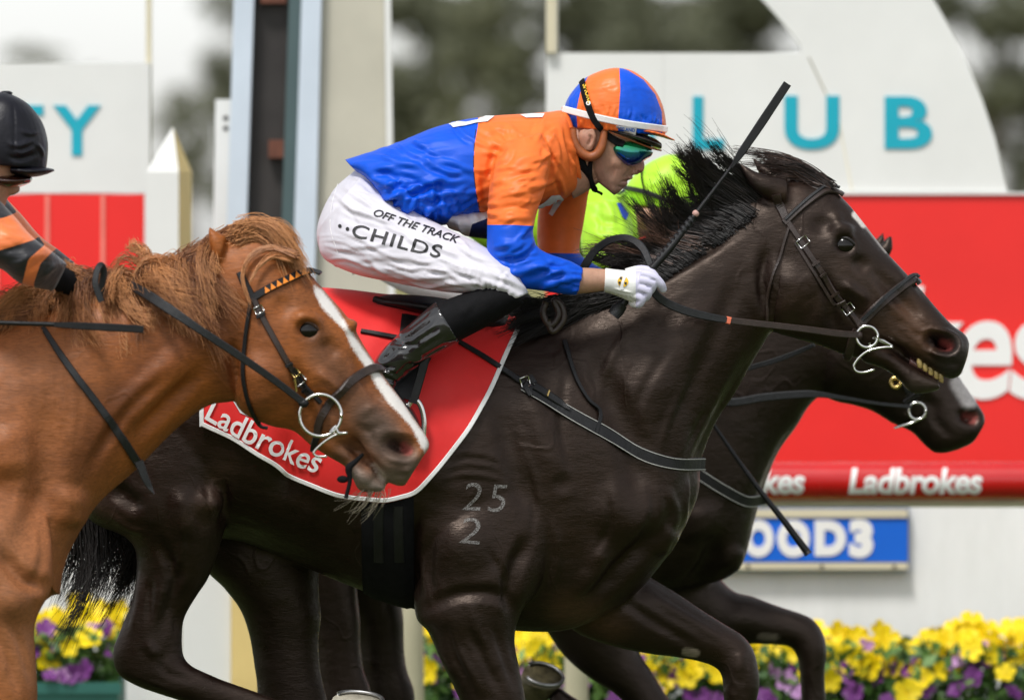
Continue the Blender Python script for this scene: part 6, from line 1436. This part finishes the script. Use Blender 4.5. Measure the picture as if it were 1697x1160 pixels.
def mesh_patch(name, poly, bv, off, mat, root):
    W = []
    for a in poly:
        l, n = hit(bv, *a); W.append(l + n * off if l is not None else np.array(P(*a, -.1)))
    return mesh_obj(name, W, [tuple(range(len(W)))], mat, root, False)
main_jockey()

def whip(name, label, pts, rad, flap, y, grip=None):
    root = thing(name, label, 'whip')
    p = catmull([P(*q) for q in pts], 8); MB().tube(p, rad, 10).build('shaft', BLACK_LEATHER, root)
    if flap: L = catmull([P(*q) for q in flap[0]], 4); ribbons('flap', L, np.tile((0, -1., 0), (len(L), 1)), S(np.array(flap[1], float), y), .008, BLACK_LEATHER, root)
    if grip:
        a, b = grip; n = 12
        for k in range(n):
            q = np.array(P(*a)) * (1 - k / n) + np.array(P(*b)) * (k / n); q2 = np.array(P(*a)) * (1 - (k + .75) / n) + np.array(P(*b)) * ((k + .75) / n)
            MB().tube([q, q2], S(6.6, y), 10).build('grip_wrap', GREY_WEB, root)
    return root
w1 = whip('whip', 'black padded whip held in the white glove above the dark mane', [(1024, 514, -.205), (1062, 466, -.205), (1110, 412, -.20), (1152, 356, -.19), (1190, 306, -.185), (1222, 262, -.18), (1300, 142, -.17)], [.010, .010, .0095, .006, .0045, .0045, .005], ([(1212, 278, -.181), (1228, 254, -.181), (1262, 204, -.176), (1305, 139, -.172)], [5, 13, 15, 14]), -.18, ((1080, 446, -.203), (1150, 359, -.19)))
MB().tube([P(1032, 504, -.206), P(1024, 513, -.205), P(1016, 523, -.205)], [.014, .018, .016], 12).build('knob', GREY_WEB, w1)
MB().ell(P(1153, 354, -.19), .009, .009, .009, 12, 8).build('collar', plain('pink_tape', srgb(190, 150, 140), .6), w1)
whip('whip', 'black whip lying level across the chestnut neck', [(-60, 533, YN - .26), (30, 536, YN - .25), (95, 538, YN - .24), (236, 545, YN - .22)], [.0055, .0055, .006, .007], ([(90, 538, YN - .246), (130, 540, YN - .242), (190, 543, YN - .23), (238, 546, YN - .222)], [8, 12, 13, 12]), YN)
whip('whip', 'black whip handle hanging below the chest of the horse behind', [(1180, 700, YF - .32), (1230, 772, YF - .33), (1268, 824, YF - .34), (1300, 864, YF - .34), (1340, 918, YF - .34)], [.005, .006, .0075, .0085, .0105], None, YF)

# ------------------------------------------------------------------ jockey in lime on the far horse
LIME = plain('lime_silk', srgb(176, 232, 40), .5, .10, 14, .2, 60, sheen=.2)
def lime_jockey():
    y = YF
    root = thing('person', 'jockey in lime green silks and cap half hidden behind the dark mane', 'person')
    Yl = lambda st: Y(st, y)
    TR = Yl([(700, 280, 720, 400, .15, 0), (800, 262, 815, 430, .18, 0), (900, 270, 910, 450, .19, 0), (970, 292, 985, 455, .19, 0), (1020, 312, 1035, 450, .16, 0), (1050, 325, 1060, 420, .10, 0)])
    AR = Yl([(1035, 330, 960, 340, .075, -.19), (1048, 370, 962, 380, .078, -.23), (1050, 410, 965, 420, .07, -.25), (1062, 436, 985, 452, .06, -.25), (1110, 450, 1040, 485, .05, -.23), (1150, 460, 1110, 498, .04, -.2)])
    AL = [(q[0] + 10, q[1], q[2] + 10, q[3], q[4], 2 * y - q[5]) for q in AR]
    f = Figure([TR, AR, AL], .006, 5, y)
    for a in [([(975, 345), (1000, 365), (1040, 372)], 10, -.008), ([(970, 380), (1000, 392), (1045, 390)], 10, .008), ([(968, 405), (1000, 415), (1050, 410)], 9, -.007), ([(985, 325), (1010, 345), (1020, 390)], 9, .007), ([(990, 330), (1000, 400)], 8, -.006)]: f.c.brush(*a, 'near')
    je = f.c.build('jersey', LIME, root); jb = bvh_of(je)
    BL = plain('royal_blue_patch', srgb(24, 70, 190), .5)
    for poly in ([(1021, 338), (1028, 338), (1040, 356), (1036, 366), (1030, 360)], [(1020, 324), (1034, 314), (1036, 320), (1026, 326)], [(1010, 430), (1040, 424), (1044, 440), (1016, 444)]): mesh_patch('blue_patch', poly, jb, .004, BL, root)
    PE = Yl([(640, 300, 600, 420, .15, 0), (600, 340, 580, 470, .16, 0)]); TH = Yl([(660, 300, 590, 440, .10, -.12), (760, 380, 680, 490, .09, -.2), (880, 460, 800, 520, .075, -.28)])
    Figure([PE, TH, [(q[0], q[1], q[2], q[3], q[4], 2 * y - q[5]) for q in TH]], .01, 4, y).c.build('breeches', WHITE_TRIM, root)
    for sg in (0, 1):
        BT = Yl([(850, 455, 895, 510, .06, -.29), (780, 500, 820, 560, .058, -.3), (700, 560, 730, 610, .05, -.3), (680, 610, 730, 640, .045, -.3), (730, 655, 770, 670, .035, -.3)])
        if sg: BT = [(q[0], q[1], q[2], q[3], q[4], 2 * y - q[5]) for q in BT]
        Figure([BT], .008, 3, y).c.build('boot', BLACK_LEATHER, root)
    FA = Yl([(1150, 300, 1050, 300, .07, 0), (1145, 345, 1048, 330, .073, 0), (1135, 368, 1052, 352, .066, 0), (1126, 392, 1066, 370, .05, 0), (1112, 404, 1082, 388, .03, 0)]); NK = Yl([(1040, 320, 1085, 385, .06, 0), (1010, 330, 1050, 400, .065, 0)]); NO = Yl([(1146, 350, 1125, 350, .012, 0), (1152, 366, 1126, 366, .016, 0), (1140, 374, 1126, 374, .012, 0)])
    EA = Yl([(1062, 345, 1084, 347, .01, -.08), (1060, 358, 1086, 360, .012, -.082), (1066, 372, 1080, 374, .008, -.08)])
    f = Figure([FA, NK, NO, EA], .0045, 4, y); f.c.brush([(1072, 352), (1078, 362), (1073, 370)], 4, -.006, 'near'); f.c.color('skin', np.tile((.50, .28, .20), (f.c.n, 1))); f.c.build('head', SKIN, root)
    CP = Yl([(1160, 348, 1042, 340, .098, 0), (1170, 318, 1034, 320, .106, 0), (1166, 292, 1048, 294, .102, 0), (1150, 270, 1072, 272, .08, 0), (1128, 258, 1098, 259, .042, 0), (1114, 256, 1110, 256, .005, 0)])
    f = Figure([CP], .005, 4, y); rr = np.random.default_rng(2)
    for k in range(14):
        x, yy = rr.uniform(1040, 1150), rr.uniform(275, 340); f.c.brush([(x, yy), (x + rr.uniform(5, 25), yy + rr.uniform(-8, 8))], 6, rr.choice([-1, 1]) * .003, 'near')
    cap = f.c.build('cap', LIME, root); cb = bvh_of(cap)
    strap('goggle_strap', cb, [(1036, 312), (1055, 315), (1075, 320), (1100, 330), (1130, 340)], 8, GREY_WEB, root, .004, .002, None, 5, y)
    strap('elastic', cb, [(1068, 276), (1066, 295), (1070, 315), (1078, 335), (1084, 346)], 3, BLACK_CLOTH, root, .003, .006, None, 5, y)
    Figure([Yl([(1120, 338, 1120, 344, .08, 0), (1160, 346, 1160, 352, .08, 0), (1186, 354, 1186, 357, .03, 0)])], .004, 2, y).c.build('cap_peak', LIME, root)
    Figure([Yl([(1118, 344, 1112, 368, .07, 0), (1142, 348, 1136, 372, .06, 0), (1154, 354, 1150, 366, .03, 0)])], .004, 2, y).c.build('goggles', EYE_MAT, root)
    Figure([Yl([(1110, 455, 1100, 495, .032, -.2), (1150, 462, 1140, 500, .03, -.19)])], .006, 2, y).c.build('glove', WHITE_GLOVE, root)
lime_jockey()

# ------------------------------------------------------------------ jockey on the chestnut, mostly outside the picture
def chestnut_jockey():
    y = YN
    root = thing('person', 'jockey in navy cap with orange and black sleeve riding the chestnut horse', 'person')
    NAVY = plain('navy_silk', (.006, .006, .011), .42, .3, 20, .3, 60, spec=.32)
    Yl = lambda st: Y(st, y)
    TR = Yl([(-460, 300, -440, 380, .14, 0), (-360, 262, -345, 430, .18, 0), (-240, 240, -225, 440, .19, 0), (-130, 236, -115, 430, .2, 0), (-70, 250, -50, 405, .17, 0), (-30, 280, -10, 372, .10, 0)])
    AR = Yl([(-20, 312, -120, 340, .075, -.18), (22, 356, -80, 400, .082, -.22), (42, 380, -40, 432, .078, -.24), (60, 398, 2, 446, .068, -.245), (78, 410, 30, 468, .06, -.24), (96, 424, 62, 478, .052, -.20), (112, 436, 88, 484, .045, -.14)])
    AL = [(q[0] + 14, q[1], q[2] + 14, q[3], q[4], 2 * y - q[5]) for q in AR]
    f = Figure([TR, AR, AL], .007, 5, y); c = f.c
    for ln, r, d in (([(0, 380), (20, 395), (50, 400)], 9, .006), ([(0, 420), (20, 415), (44, 410)], 8, -.007), ([(20, 440), (40, 430), (66, 418)], 8, .007), ([(40, 455), (60, 440), (84, 426)], 7, -.006), ([(70, 462), (84, 446), (104, 436)], 6, .006), ([(0, 360), (15, 370), (30, 372)], 8, -.005)): c.brush(ln, r, d, 'near')
    c.relax(1, .35); c.normals(); nx = c.pxn
    b1 = sdpoly(nx, [(64, 392), (58, 397), (14, 411), (-20, 420), (-60, 470), (34, 480), (36, 473), (47, 430), (74, 406)]); b2 = sdpoly(nx, [(94, 412), (85, 419), (67, 437), (56, 470), (60, 500), (160, 500), (160, 420)]); b3 = sdpoly(nx, [(-20, 320), (11, 330), (28, 352), (10, 360), (-40, 372), (-60, 300)])
    c.attr('blue', np.maximum(np.maximum(b1, b2), b3)); c.build('jersey', two_tone('orange_and_black_silk', 'blue', (.84, .20, .05, 1), (.010, .010, .014, 1), .42, 0, .2, .25), root)
    CP = Yl([(76, 282, -66, 268, .098, 0), (79, 262, -72, 248, .104, 0), (79, 232, -68, 216, .104, 0), (69, 201, -52, 190, .095, 0), (47, 173, -30, 168, .076, 0), (22, 158, -8, 156, .042, 0), (6, 153, 0, 153, .005, 0)])
    f = Figure([CP], .004, 4, y); rr = np.random.default_rng(6)
    for a in [([(10, 235), (30, 242), (56, 232)], 7, .006), ([(10, 258), (34, 264), (64, 254)], 6, -.006), ([(20, 248), (36, 254), (60, 244)], 5, .005), ([(30, 215), (50, 222), (66, 216)], 6, .004), ([(20, 160), (24, 200), (22, 270)], 3, -.003), ([(54, 235), (66, 245), (74, 262)], 5, .004)]: f.c.brush(*a, 'near')
    f.c.build('cap', NAVY, root); MB().ell(P(10, 155, y), .016, .016, .006, 16, 8).build('button', NAVY, root)
    Figure([Yl([(20, 274, 20, 290, .085, 0), (52, 276, 50, 294, .088, 0), (76, 278, 74, 290, .07, 0), (90, 281, 89, 284, .03, 0)])], .0035, 3, y).c.build('cap_peak', NAVY, root)
    Figure([Yl([(0, 286, -4, 312, .072, 0), (24, 288, 18, 314, .074, 0), (44, 292, 38, 308, .055, 0), (54, 295, 50, 303, .025, 0)])], .0035, 3, y).c.build('goggles', plain('dark_orange_goggle_lens', (.05, .016, .010), .08, .3, 40, metallic=.5, coat=1.0), root)
    FA = Yl([(40, 240, -60, 240, .07, 0), (38, 280, -60, 262, .074, 0), (26, 306, -56, 284, .068, 0), (14, 326, -46, 302, .06, 0), (8, 342, -36, 318, .048, 0), (-2, 354, -24, 336, .03, 0)]); NK = Yl([(-60, 260, -22, 340, .06, 0), (-90, 270, -50, 355, .066, 0)]); NO = Yl([(30, 298, 14, 298, .012, 0), (33, 316, 14, 316, .017, 0), (22, 324, 10, 324, .012, 0)])
    f = Figure([FA, NK, NO], .0045, 4, y); f.c.color('skin', np.tile((.44, .25, .17), (f.c.n, 1))); f.c.build('head', SKIN, root)
    PE = Yl([(-400, 300, -470, 320, .12, 0), (-390, 380, -500, 400, .16, 0), (-400, 470, -480, 480, .13, 0)]); TH = Yl([(-380, 330, -490, 450, .10, -.12), (-280, 400, -370, 500, .095, -.2), (-180, 470, -250, 530, .08, -.28), (-130, 520, -190, 545, .06, -.3)])
    Figure([PE, TH, [(q[0], q[1], q[2], q[3], q[4], 2 * y - q[5]) for q in TH]], .01, 4, y).c.build('breeches', WHITE_TRIM, root)
    for sg in (0, 1):
        BT = Yl([(-160, 500, -130, 560, .06, -.3), (-240, 550, -200, 610, .058, -.31), (-320, 610, -290, 660, .05, -.31), (-340, 660, -290, 690, .045, -.31), (-280, 710, -240, 720, .035, -.31)])
        if sg: BT = [(q[0], q[1], q[2], q[3], q[4], 2 * y - q[5]) for q in BT]
        Figure([BT], .008, 3, y).c.build('boot', BLACK_LEATHER, root)
    Figure([Yl([(100, 438, 90, 482, .034, -.10), (122, 450, 112, 490, .034, -.06), (140, 462, 130, 494, .028, -.03)])], .005, 3, y).c.build('glove', BLACK_CLOTH, root)
chestnut_jockey()
# ------------------------------------------------------------------ small pieces belong to the part that carries them
def nest():
    carried = {'buckle': ('cheekpiece', 'billet'), 'keeper': ('cheekpiece', 'chest_band'), 'browband_padding': ('browband',), 'noseband_padding': ('noseband',), 'triangle': ('browband',), 'bit_loop': ('bit_ring',), 'bit_cheek': ('bit_ring',), 'bit_link': ('bit_ring',), 'bit_joint': ('bit_ring',),
               'brass_pull': ('cheekpiece',), 'rein_marker': ('rein',), 'rein_stop': ('rein',), 'white_edge': ('chest_band',), 'adjusting_strap': ('billet',), 'brass_keeper': ('billet',), 'eyelid': ('eye',), 'lettering': ('breeches', 'cloth', 'panel', 'rail_tube'), 'edging': ('cloth',), 'emblem': ('jersey', 'cloth'),
               'seam': ('jersey', 'breeches'), 'cap_band': ('cap',), 'cap_peak': ('cap',), 'cap_label': ('cap',), 'cap_label_cloth': ('cap',), 'peak_piping': ('helmet_peak',), 'goggle_strap': ('goggles',), 'strap_lettering': ('goggles',), 'glove_emblem': ('glove',), 'letter': ('board', 'face'), 'panel_joint': ('board',),
               'bolt': ('backing',), 'bolt_hole': ('plate',), 'rim': ('box',), 'grip_wrap': ('shaft',), 'collar': ('jersey', 'shaft'), 'knob': ('shaft',), 'brand_mark': ('body',), 'whiskers': ('body',), 'gum': ('body',), 'blue_patch': ('jersey',), 'button': ('cap',), 'elastic': ('cap',), 'girth_buckle_strap': ('girth_band',), 'strap_end': ('strap',)}
    nm = lambda o: o.name.split('.')[0]
    mid = lambda o: np.mean([list(v) for v in o.bound_box], axis=0)
    for root in [o for o in COL.objects if o.parent is None and o.type == 'EMPTY']:
        kids = list(root.children)
        for k in kids:
            hosts = [o for o in kids if nm(o) in carried.get(nm(k), ())]
            if hosts: k.parent = min(hosts, key=lambda o: np.linalg.norm(mid(o) - mid(k)))
nest()
